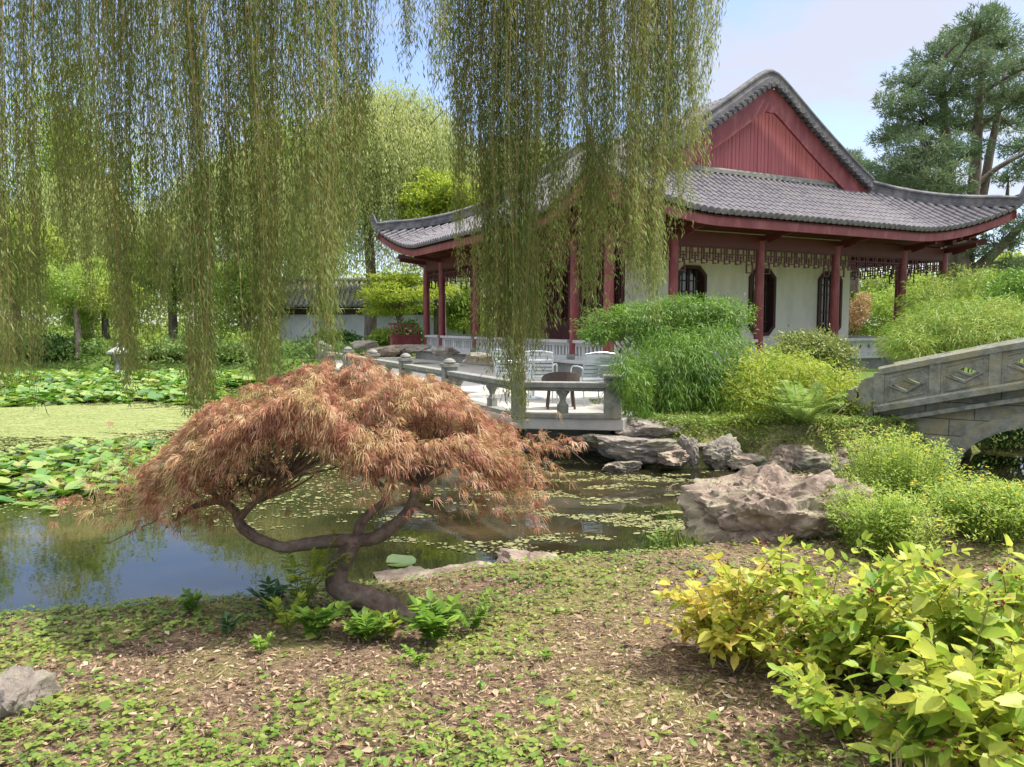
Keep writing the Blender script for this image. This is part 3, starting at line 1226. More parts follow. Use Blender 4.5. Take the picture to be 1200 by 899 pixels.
# leaning red seat-back at the far corner
lb = MB()
for i in range(9):
    x = -HW - .25 - i * .14
    lb.bar((x, BK + .2, FL + .5), (x, BK + .42, FL + .95), .04, .03)
lb.bar((-HW - .2, BK + .44, FL + .97), (-HW - 1.45, BK + .44, FL + .97), .07, .06)
lb.bar((-HW - .2, BK + .22, FL + .5), (-HW - 1.45, BK + .22, FL + .5), .3, .07)
lb.box((-HW - .82, BK + .22, FL + .2), (1.2, .3, .5))
lb.build('leaning_bench', 'red', pav)

# ------------------------------------------------------------------ terrace
ter = MB()
TZ = .22
tp = [(.0, 11.32), (1.62, 11.1), (2.5, 13.2), (5.4, 19.5), (1, 27), (-3, 33), (-7.6, 31), (-6.25, 25), (-5.8, 24)]
n = len(tp)
ter.add([(x, y, TZ) for x, y in tp] + [(x, y, TZ - .17) for x, y in tp], [tuple(range(n)), tuple(range(2 * n - 1, n - 1, -1))] +
        [(i, n + i, n + (i + 1) % n, (i + 1) % n) for i in range(n)])
tag(ter.build('terrace_paving', 'paving', bevel=.012), kind='structure', label='pale paved terrace slab over the water in front of the pavilion')
pier = MB()
pier.box((.9, 12.7, -.25), (1.4, .8, .58))
pier.box((-1.0, 14.2, -.3), (.5, 1.6, .66), R(25))
pier.box((-3.0, 18.6, -.3), (.5, 4.6, .66), R(25))
pier.build('terrace_wall', 'bridge_stone')['kind'] = 'structure'


def rail_run(name, label, p, q, nbal, mat='stone', post0=True, post1=True, mid_posts=0, knob=False):
    p, q = Vector((*p, TZ)), Vector((*q, TZ))
    root = empty(name, p, label, 'balustrade', 0)
    q = q - p
    p = Vector((0, 0, 0))
    Ln = q.length
    d = q / Ln
    up = lambda z: Vector((0, 0, z))
    rail = MB()
    rail.bar(p + up(.49), q + up(.49), .2, .085)
    rail.bar(p + up(.425), q + up(.425), .14, .05)
    rail.build('rail', mat, root, bevel=.012)
    foot = MB()
    foot.bar(p + up(.035), q + up(.035), .2, .07)
    foot.build('plinth', mat, root, bevel=.008)
    np_ = mid_posts + 1
    for i in range(np_ + 1):
        if (i == 0 and not post0) or (i == np_ and not post1):
            continue
        x = p + d * (Ln * i / np_)
        mb = MB()
        rz = math.atan2(d.y, d.x)
        mb.box((x.x, x.y, .3), (.2, .26, .6), rz)
        o = mb.build('post', mat, root, bevel=.015)
        c = MB()
        c.box((x.x, x.y, .63), (.25, .3, .06), rz)
        c.lathe((x.x, x.y, .66), [(.1, 0), (.12, .03), (.09, .07), (.03, .1)], 12)
        c.build('post_cap', 'pale_cap' if knob else mat, o)
    for i in range(nbal):
        t = (i + .5) / nbal
        x = p + d * (Ln * t)
        MB().lathe((x.x, x.y, .07), [(.085, 0), (.085, .13), (.06, .14), (.04, .19), (.055, .24), (.085, .29), (.1, .3), (.1, .335)], 4).build('baluster', mat, root)
    return root


rail_run('stone_balustrade', 'short stone balustrade on the front edge of the terrace above the dark water', (.1, 11.39), (1.4, 11.2), 1, post1=False)
pp = empty('stone_post', (1.48, 11.23, TZ), 'thick mossy stone post at the end of the terrace rail beside the feathery shrub', 'post')
MB().box((0, 0, .29), (.24, .28, .58)).build('shaft', 'bridge_stone', pp, bevel=.02)
MB().box((0, 0, .61), (.28, .32, .06)).build('post_cap', 'bridge_stone', pp, bevel=.02)
rail_run('stone_balustrade', 'long stone balustrade running back along the pond side of the terrace', (0, 11.6), (-5.72, 23.9), 9, mid_posts=4,
         post0=False)
rail_run('stone_balustrade', 'low far balustrade of the zigzag walk beyond the maple', (-5.9, 24.3), (-7.3, 29.3), 5, mid_posts=2, post0=False)

# ------------------------------------------------------------------ arched bridge
BRG = empty('stone_bridge', (5.52, 11.5, 0), 'weathered grey stone arch bridge with diamond openings in its parapet', 'bridge', math.atan2(-.551, .834))
LB = 5.2


def zr(s):
    q = s - LB / 2
    return 1.5 - .25 * (math.sqrt(q * q + .16) - .4)


PH = .6     # parapet height
body = MB()
ss = np.linspace(-.05, LB + .05, 40)
AC, AW, AH = 2.3, 1.22, .68
arch = [(AC + AW * math.cos(t), WZ + AH * math.sin(t)) for t in np.linspace(PI, 0, 40)]
outer = [(s, zr(s) - PH - .05) for s in ss]
poly = outer + [(LB + .05, -.9), (AC + AW, -.9)] + arch[::-1] + [(AC - AW, -.9), (-.05, -.9)]
holed(body, poly, [], 1.7, lambda x, y, z: (x, .85 + z, y))
body.build('span', 'bridge_blocks', BRG)
ring = MB()
o2 = [(AC + (AW + .2) * math.cos(t), WZ + (AH + .2) * math.sin(t)) for t in np.linspace(PI, 0, 40)]
for y in (-.015, 1.715):
    holed(ring, o2 + [(AC + AW + .2, -.9), (AC + AW + .003, -.9)] + [(AC + (AW + .003) * math.cos(t), WZ + (AH + .003) * math.sin(t)) for t in np.linspace(0, PI, 40)]
          + [(AC - AW - .003, -.9), (AC - AW - .2, -.9)], [], .05, lambda x, yy, z: (x, y + z, yy))
ring.build('arch_ring', 'bridge_stone', BRG)
led = MB()
for y in (-.03, 1.73):
    led.sweep([(s, y, zr(s) - PH) for s in ss], [(-.11, -.05), (-.11, .03), (-.08, .055), (.08, .055), (.11, .03), (.11, -.05)])
    led.sweep([(s, y + (.02 if y < 0 else -.02), zr(s) - PH - .2) for s in ss], [(-.08, -.03), (-.08, .03), (.08, .03), (.08, -.03)])
led.build('ledge', 'bridge_stone', BRG)
posts = [0, .73, 1.46, 2.2, 3.0, 3.74, 4.47, 5.2]
for y in (0.02, 1.68):
    rl = MB()
    rl.sweep([(s, y, zr(s) - .04) for s in np.linspace(0, LB, 40)], [(-.11, -.05), (-.11, .03), (-.07, .06), (.07, .06), (.11, .03), (.11, -.05)])
    rl.build('coping', 'bridge_stone', BRG)
    for i, s in enumerate(posts):
        z = zr(s)
        p_ = MB().box((s, y, z - PH / 2 - .02), (.15, .205, PH - .09)).build('post', 'bridge_stone', BRG, bevel=.012)
    for i in range(len(posts) - 1):
        s0, s1 = posts[i] + .077, posts[i + 1] - .077
        mb = MB()
        cx = (s0 + s1) / 2
        cz = zr(cx) - PH * .52
        sl_ = (zr(s1) - zr(s0)) / (s1 - s0)
        dia = [(cx - .19, cz - .19 * sl_ * .6), (cx, cz - .1), (cx + .19, cz + .19 * sl_ * .6), (cx, cz + .1)]
        tb = [(x, zr(x) - PH + .045) for x in np.linspace(s0, s1, 6)] + [(x, zr(x) - .085) for x in np.linspace(s1, s0, 6)]
        holed(mb, tb, [dia], .165, lambda x, yy, z: (x, y + z, yy))
        # raised frame round the panel
        for (xa, za), (xb, zb) in (((s0 + .05, zr(s0) - PH + .1), (s1 - .05, zr(s1) - PH + .1)), ((s0 + .05, zr(s0) - .14), (s1 - .05, zr(s1) - .14)),
                                   ((s0 + .05, zr(s0) - PH + .1), (s0 + .05, zr(s0) - .14)), ((s1 - .05, zr(s1) - PH + .1), (s1 - .05, zr(s1) - .14))):
            mb.bar((xa, y - .084, za), (xb, y - .084, zb), .018, .016)
        k = 1.28
        ds = [(cx + (x - cx) * k, cz + (z_ - cz) * k) for x, z_ in dia]
        holed(mb, ds, [[(cx + (x - cx) * .99, cz + (z_ - cz) * .99) for x, z_ in dia]], .195, lambda x, yy, z: (x, y + z, yy))
        mb.build('panel', 'bridge_stone', BRG)
    for s, sg in ((0, -1), (LB, 1)):
        mb = MB()
        z = zr(s)
        pts = [(0, z - PH - .15), (0, z - .12), (-.12, z - .16), (-.2, z - .24), (-.22, z - .3)]
        for t in np.linspace(1.4, -2.2, 14):
            pts.append((-.31 + .125 * math.cos(t) - 0, z - .42 + .125 * math.sin(t)))
        pts += [(-.2, z - .58), (-.16, z - PH - .15)]
        pts = [(s - sg * -1 * 0 + (x if sg < 0 else -x) + sg * .07, zz) for x, zz in pts]
        holed(mb, pts, [], .17, lambda x, yy, z_: (x, y + z_, yy))
        cxx = s + (-.31 if sg < 0 else .31) + sg * .07
        mb.tube([(cxx, y - .105, z - .42), (cxx, y + .105, z - .42)], .085, 18)
        mb.build('drum_scroll', 'bridge_stone', BRG)

# ------------------------------------------------------------------ rocks
def facet_rock(planes, seed, sub, sharp=26.0, rough=1.0):
    """a broken stone: the soft intersection of half-spaces, then weathered by noise; returns a bmesh"""
    bm = bmesh.new()
    bmesh.ops.create_icosphere(bm, subdivisions=sub, radius=1)
    off = Vector((seed * 3.7, seed * 1.3, -seed * 2.1))
    pl = [(Vector(p[:3]).normalized(), p[3]) for p in planes]
    for v in bm.verts:
        n = v.co.normalized()
        w = n + Vector((mnoise.noise(n * 1.9 + off), mnoise.noise(n * 1.9 - off), mnoise.noise(n * 1.9 + off * 2))) * .2
        w.normalize()
        acc = 0.0
        for d, q in pl:
            k = w.dot(d)
            if k > .05:
                acc += math.exp(-sharp * min(3.0, q / k))
        r = -math.log(max(acc, 1e-30)) / sharp
        r = min(r, 1.5)
        r *= 1 + rough * (.1 * mnoise.noise(n * 2.1 + off) + .05 * (1 - 2 * abs(mnoise.noise(n * 3.5 - off))) + .045 * mnoise.noise(n * 7 + off) + .03 * mnoise.noise(n * 16 - off)
                          - .05 * max(0, mnoise.noise(n * 4.3 + off * 3) - .2))
        v.co = n * r
    return bm


def finish_rock(bm, name, label, mat, ang=36):
    for f in bm.faces:
        f.smooth = True
    me = bpy.data.meshes.new(name)
    bm.to_mesh(me)
    bm.free()
    me.set_sharp_from_angle(angle=R(ang))
    return tag(link(name, me, mat), label, 'rock')


def rock(name, label, c, size, seed, mat='rock', rz=0.0, flat=.0, sub=4, rough=1.0, group=None, under=0.0):
    r_ = random.Random(seed * 13 + 5)
    planes = []
    for i in range(13):
        d = Vector((r_.gauss(0, 1), r_.gauss(0, 1), r_.gauss(0, .8))).normalized()
        planes.append((*d, r_.uniform(.62, .98)))
    planes += [(0, 0, -1, .8), (r_.uniform(-.3, .3), r_.uniform(-.3, .1), 1, flat or r_.uniform(.6, .85))]
    bm = facet_rock(planes, seed, sub, rough=rough)
    for v in bm.verts:
        p = v.co
        if under and p.z < 0:
            k = 1 - under * min(1, -p.z)
            p.x *= k
            p.y *= k
        v.co = Vector((p.x * size[0] * 1.12, p.y * size[1] * 1.12, p.z * size[2] * 1.15))
    o = finish_rock(bm, name, label, mat)
    o.location = c
    o.rotation_euler = (0, 0, rz)
    if group: o['group'] = group
    return o


def big_boulder():
    """long flat-topped boulder that overhangs the bank: a tall broken front face on the left, a slab thinning to the right over a cleft"""
    planes = [(-.05, -.12, 1, .62), (.25, .1, 1, .72), (-.9, -.35, .3, .82), (-.75, -.6, -.35, .78), (-.35, -1, .05, .72), (.1, -1, -.25, .68), (.5, -.9, .15, .8), (-1, .2, -.2, .95),
              (1, -.1, .35, 1.02), (.9, -.4, -.5, .88), (0, 1, .1, .85), (.5, .8, 0, .9), (-.6, .8, .1, .9), (0, 0, -1, .7), (-.6, -.5, .75, .8), (.3, -.75, .75, .74)]
    bm = facet_rock(planes, 4.2, 6, sharp=26.0, rough=1.9)
    off = Vector((4.2, 1.7, 9.1))
    for v in bm.verts:
        x, y, z = v.co
        lo = max(0.0, -z)
        if z < .1:
            x *= 1 - .16 * lo
            y *= 1 - .42 * lo
        # hollow worn into the lower front
        g = math.exp(-((x - .05) / .34) ** 2 - ((z + .3) / .22) ** 2) if y < 0 else 0
        y += .26 * g
        # cleft under the slab at the right end
        if x > .4 and z < .22:
            z += (x - .4) * .8 * min(1, (.22 - z) / .4)
        # bedding planes
        z += .018 * math.sin(z * 26 + 3 * x + 2 * mnoise.noise(Vector((x, y, z)) * 2))
        p = Vector((x * .8, y * .54, z * .62))
        q = p * 6
        n = v.co.normalized()
        v.co = p + n * (.016 * mnoise.noise(q + off) + .014 * (1 - 2 * abs(mnoise.noise(q * 1.7 + off))) + .008 * mnoise.noise(q * 5 - off))
    o = finish_rock(bm, 'boulder', 'largest boulder, flat topped and overhanging, on the near bank beside the pond', 'warm_rock', 32)
    c = at(908, 605, 6.9)
    o.location = (c.x + .02, c.y, -.25)
    o.rotation_euler = (R(3), R(-5), R(4))
    return o, c


BOULDER, bc = big_boulder()
# dry debris lying on the boulder's top, dropped onto its surface
bpy.context.view_layer.update()


def drop_on(o, n, x0, x1, y0, y1, rng):
    """points on the upper side of an object (in world space)"""
    mw = o.matrix_world
    inv = mw.inverted()
    res = []
    for _ in range(n):
        p = inv @ Vector((rng.uniform(x0, x1), rng.uniform(y0, y1), 5))
        dvec = inv.to_3x3() @ Vector((0, 0, -1))
        hit, loc, nor, _i = o.ray_cast(p, dvec)
        if hit and nor.z > .75:
            res.append(mw @ loc)
    return res


pts = drop_on(BOULDER, 2600, bc.x - .6, bc.x + .8, bc.y - .35, bc.y + .5, RNG)
pts = np.array([p for p in pts if wob(p.x, p.y, 4, 2) > -.15 and p.z > .1])
if len(pts):
    d = rand_dir(len(pts)) * np.array([1, 1, .15])
    tag(leaves('leaf_litter', pts + [0, 0, .006], d, rand_dir(len(pts)) + [0, 0, 3], RNG.uniform(.012, .035, len(pts)), RNG.uniform(.004, .012, len(pts)), 'litter'),
        'reddish dry needles and leaf bits on top of the large boulder', 'leaf litter', kind='stuff')

rock_specs = [
    # u, v(base), D, (sx, sy, sz), seed, mat, label
    (752, 524, 11.1, (.78, .45, .22), 1, 'pale_rock', 'flat grey rock overhanging dark water right of the terrace edge'),
    (764, 504, 11.3, (.4, .3, .2), 2, 'pale_rock', 'rounded grey rock lying on top of the flat rock by the terrace'),
    (808, 530, 10.95, (.17, .17, .25), 3, 'pale_rock', 'upright pale rock at the waterline below the drooping green shrub'),
    (842, 534, 10.9, (.25, .2, .2), 4, 'pale_rock', 'squat pale brown rock beside the upright pale rock'),
    (880, 543, 10.8, (.22, .2, .14), 5, 'rock', 'low dark block at the waterline below the yellow shrub'),
    (915, 538, 10.95, (.3, .2, .17), 6, 'warm_rock', 'pale waterline rock below the fern'),
    (955, 548, 10.8, (.36, .25, .2), 7, 'rock', 'mossy dark waterline rock behind the flat topped boulder'),
    (1005, 540, 11.0, (.3, .25, .22), 8, 'rock', 'shaded rock at the waterline just left of the bridge'),
    (785, 536, 10.85, (.3, .22, .13), 31, 'warm_rock', 'low tan rock in the water right below the flat terrace rock'),
    (725, 548, 10.75, (.26, .2, .09), 32, 'rock', 'small dark rock at the waterline under the flat terrace rock'),
    (862, 540, 10.75, (.2, .16, .1), 33, 'warm_rock', 'small tan wedge of rock between the squat rock and the dark block'),
    (935, 530, 11.05, (.3, .2, .16), 34, 'warm_rock', 'tan shelving rock half buried below the fern'),
    (982, 535, 11.0, (.26, .2, .15), 35, 'warm_rock', 'tan rock half buried just right of the mossy dark rock'),
    (632, 668, 6.42, (.27, .2, .13), 9, 'warm_rock', 'pale pinkish wedge of stone at the near water edge right of the maple'),
    (535, 690, 6.05, (.36, .22, .1), 10, 'warm_rock', 'flat brownish stone at the near water edge behind the maple trunk'),
    (470, 696, 5.95, (.25, .2, .07), 11, 'warm_rock', 'low flat stone just left of the brownish edge stone'),
    (8, 852, 3.25, (.125, .15, .12), 12, 'pale_rock', 'pale angular rock on the bank in the lower left corner'),
]
for u, v, D, s, sd, mt, lb in rock_specs:
    c = at(u, v, D)
    z = c.z if D > 10 else float(ground_z(c.x, c.y)) + s[2] * .2
    rock('rock', lb, (c.x, c.y, z), s, sd, mt, sd * 1.3 if sd not in (1, 2) else .1, flat=.55 if sd in (1, 2, 9, 10, 11, 34) else 0, sub=5, rough=1.8, under=.35 if sd in (1,) else 0)
far_specs = [
    (566, 420, 15.6, (.3, .3, .12), 21, 'pale_rock', 'pale flat stone near the end of the far terrace rail'),
    (520, 412, 25.5, (.42, .35, .15), 22, 'pale_rock', 'white boulder below the left corner columns of the pavilion'),
    (484, 408, 27.0, (.5, .4, .17), 23, 'pale_rock', 'grey boulder left of the pavilion corner'),
    (452, 412, 26.0, (.55, .4, .17), 24, 'warm_rock', 'rusty brown boulder on the far bank above the maple crown'),
    (428, 404, 29.0, (.5, .4, .18), 25, 'pale_rock', 'pale boulder at the foot of the far willow trunk'),
]
for u, v, D, s, sd, mt, lb in far_specs:
    c = at(u, v, D)
    rock('rock', lb, (c.x, c.y, max(c.z, WZ)), s, sd, mt, sd * .7, sub=4)

# ------------------------------------------------------------------ weeping maple
def maple():
    base = at(470, 728, 4.75)
    bz = float(ground_z(base.x, base.y))
    root = empty('maple_tree', (base.x, base.y, bz), 'small weeping laceleaf maple with a russet dome crown leaning over the pond', 'tree')
    O = Vector((base.x, base.y, bz))
    PX = lambda u, v, D: at(u, v, D) - O
    tr = MB()

    def limb(pts, n=20, sides=10):
        arr = np.array([[*PX(u, v, D), r] for u, v, D, r in pts])
        q = bez(arr, n)
        rr = [max(.002, x[3]) * (1 + .13 * mnoise.noise(Vector(x[:3]) * 14)) for x in q]
        pp = [Vector(x[:3]) + Vector((mnoise.noise(Vector(x[:3]) * 9), mnoise.noise(Vector(x[:3]) * 9 + Vector((5, 1, 2))), 0)) * min(.02, x[3] * .4) for x in q]
        tr.tube(pp, rr, sides)
        return pp
    main = [(480, 742, 4.72, .11), (466, 722, 4.74, .088), (440, 707, 4.76, .078), (410, 697, 4.8, .075), (394, 684, 4.82, .072), (396, 664, 4.83, .064),
            (408, 646, 4.84, .058), (416, 634, 4.85, .052)]
    limb(main, 34, 14)
    left = [(416, 634, 4.85, .046), (395, 634, 4.84, .042), (362, 637, 4.82, .04), (330, 641, 4.82, .037), (304, 632, 4.84, .036), (285, 618, 4.86, .034),
            (278, 602, 4.88, .031), (262, 588, 4.9, .026), (238, 590, 4.92, .02), (215, 601, 4.94, .014), (195, 618, 4.95, .008)]
    limb(left, 40, 10)
    limb([(281, 610, 4.86, .026), (292, 594, 4.82, .022), (312, 578, 4.8, .018), (330, 556, 4.8, .013), (335, 530, 4.82, .008)], 16, 8)
    limb([(262, 588, 4.9, .018), (240, 572, 4.95, .014), (215, 566, 5.0, .01), (185, 572, 5.0, .006)], 14, 7)
    right = [(416, 634, 4.85, .046), (440, 630, 4.86, .042), (466, 612, 4.88, .039), (482, 592, 4.9, .035), (488, 572, 4.92, .03), (497, 555, 4.95, .024),
             (510, 535, 4.98, .016), (520, 510, 5.0, .01)]
    limb(right, 30, 10)
    limb([(418, 632, 4.86, .036), (424, 612, 4.9, .033), (438, 598, 4.95, .029), (450, 588, 5.0, .026), (448, 572, 5.02, .022), (436, 562, 5.05, .017),
          (420, 548, 5.1, .011), (400, 530, 5.15, .008)], 24, 9)
    limb([(450, 586, 5.0, .02), (462, 570, 4.95, .018), (456, 556, 4.9, .014), (440, 540, 4.85, .01), (430, 510, 4.8, .007)], 14, 8)
    limb([(487, 575, 4.92, .022), (505, 560, 4.85, .018), (535, 545, 4.8, .013), (565, 548, 4.75, .009), (590, 565, 4.72, .005)], 16, 8)
    limb([(497, 555, 4.95, .018), (520, 545, 5.1, .014), (550, 545, 5.25, .01), (585, 560, 5.3, .006)], 14, 7)
    C = PX(391, 520, 4.95)
    rng = np.random.default_rng(11)
    # inner twigs: from the forks out to the shell
    RX, RY = 1.19, .8

    def zs(x, y):
        rr = np.sqrt((x / RX) ** 2 + (y / RY) ** 2)
        th = np.arctan2(y, x)
        lobe = .05 * np.sin(3 * th + 1) + .04 * np.sin(7 * th) + .05 * np.sin(x * 6 + 1) * np.cos(y * 7)
        top = 1.275 - O.z + .0 * x - .1 * np.clip((-x) / RX, 0, 1) ** 1.5 * 1.4
        drop = (.44 + .08 * np.clip(x / RX, 0, 1) ** 3) * (1 - .55 * np.clip(-y / RY, 0, 1))
        tier = .06 * wob(x, y, 3.4, .6) + .05 * np.sin(rr * 13 + 2 * np.sin(3 * th))
        return top + lobe * .9 + tier * (.4 + rr) - drop * np.clip(rr, 0, 1.3) ** 2.6
    fork = [PX(335, 560, 4.82), PX(500, 550, 4.95), PX(440, 560, 4.95), PX(262, 588, 4.9), PX(300, 590, 4.85), PX(488, 572, 4.92)]
    for i in range(210):
        f = fork[i % 6]
        a = rng.uniform(0, 2 * PI)
        r = math.sqrt(rng.random()) * .95
        x, y = r * RX * math.cos(a), r * RY * math.sin(a)
        x += C.x
        y += C.y
        if abs(x - f.x) > 1.15:
            f = fork[(0 if x < f.x else 1)]
        e = Vector((x, y, float(zs(x - C.x, y - C.y)) - rng.uniform(.03, .2)))
        mid = f.lerp(e, .5) + Vector((rng.normal() * .08, rng.normal() * .08, rng.uniform(.0, .14)))
        q = bez([list(f), list(f.lerp(e, .22) + Vector((rng.normal() * .05, rng.normal() * .05, .03))), list(mid), list(e)], 9)
        r0 = rng.uniform(.006, .011)
        tr.tube([Vector(p) for p in q], [r0 * (1 - .8 * k / 8) for k in range(9)], 5, False)
    # bare hanging twigs to the left and right
    for pts in ([(240, 592, 4.9, .008), (205, 604, 4.92, .007), (165, 618, 4.95, .005), (125, 638, 4.95, .003)],
                [(215, 601, 4.94, .007), (180, 596, 4.9, .005), (140, 600, 4.9, .003), (105, 606, 4.9, .002)],
                [(600, 530, 4.9, .006), (640, 520, 4.85, .005), (665, 526, 4.85, .003), (690, 545, 4.85, .0015)],
                [(310, 585, 4.82, .007), (270, 570, 4.75, .006), (220, 585, 4.72, .005), (180, 612, 4.7, .003)]):
        limb(pts, 12, 5)
    tr.build('trunk', 'maple_bark', root, True)
    # foliage: tiers of finely cut leaves, each a fan of drooping lobes
    N = 17500
    a = rng.uniform(0, 2 * PI, N)
    r = np.sqrt(rng.random(N)) * 1.0
    r = np.where(rng.random(N) < .3, .82 + .2 * rng.random(N), r)
    x, y = r * RX * np.cos(a), r * RY * np.sin(a)
    z = zs(x, y) - rng.exponential(.05, N) - np.where(rng.random(N) < .25, .12, 0)
    edge = np.clip((r - .75) / .25, 0, 1)
    z += .07 * np.clip((x + .1) / RX, 0, 1) * np.clip(-y / RY + .3, 0, 1)
    z -= edge * rng.random(N) * (.1 + .05 * np.clip(np.cos(a), 0, 1) + .06 * np.clip(np.sin(a), 0, 1)) * (1 + .8 * np.sin(a * 5 + 1))
    keep = (wob(x, y, 5.2, 1.1) + .5 * np.sin(z * 22 + x * 3)) > -.62
    pos = np.stack([x + C.x, y + C.y, z], 1)[keep]
    out_ = np.stack([np.cos(a) * (.35 + r), np.sin(a) * (.35 + r), -(.12 + .62 * r)], 1)[keep]
    # sprays on the long side branches
    ex = []
    exd = []
    for (u, v, D, su, sv, cnt) in ((175, 585, 4.92, 55, 12, 230), (130, 600, 4.92, 34, 11, 60), (215, 606, 4.85, 35, 9, 110), (622, 580, 4.78, 12, 20, 80), (605, 552, 4.8, 24, 24, 200),
                                   (640, 518, 4.85, 22, 6, 60), (180, 555, 5.0, 40, 18, 260), (560, 585, 4.72, 25, 16, 120), (265, 572, 4.72, 40, 12, 150)):
        for _ in range(cnt):
            p = PX(u + rng.normal() * su, v + rng.normal() * sv, D + rng.normal() * .09)
            ex.append(list(p))
            exd.append((np.sign(u - 400) * .6 + rng.normal() * .3, rng.normal() * .4, -.5))
    pos = np.vstack([pos, ex])
    out_ = np.vstack([out_, exd])
    n = len(pos)
    mdir = unit(unit(out_) + rng.normal(size=(n, 3)) * .5)
    nr = unit(np.array([0, 0, 1.0]) + rng.normal(size=(n, 3)) * .45)
    sd = unit(np.cross(mdir, nr))
    up = np.cross(sd, mdir)
    lobes = 7
    vs = []
    Ls = rng.uniform(.045, .1, n)
    for k in range(lobes):
        t = (k - 3) / 3
        an = t * 1.0 + rng.normal(size=n) * .14
        Lk = Ls * (1 - .4 * abs(t)) * rng.uniform(.85, 1.1, n)
        dk = unit(mdir * np.cos(an)[:, None] + sd * np.sin(an)[:, None] + up * (rng.normal(size=n) * .12)[:, None])
        wd = unit(np.cross(dk, up))
        W = .0024
        m_ = pos + dk * (Lk * .5)[:, None]
        tip = pos + dk * Lk[:, None] + np.array([0, 0, -1.0]) * (Lk * rng.uniform(.1, .5, n))[:, None]
        vs += [m_ + wd * W, tip, m_ - wd * W]
    V = np.stack([pos] + vs, 1)
    per = 1 + 3 * lobes
    b = np.arange(n)[:, None] * per
    F = np.concatenate([b + np.array([0, 1 + 3 * k, 2 + 3 * k, 3 + 3 * k]) for k in range(lobes)])
    np_mesh('crown', V.reshape(-1, 3), F, 'maple_leaf', root)
    return root


maple()


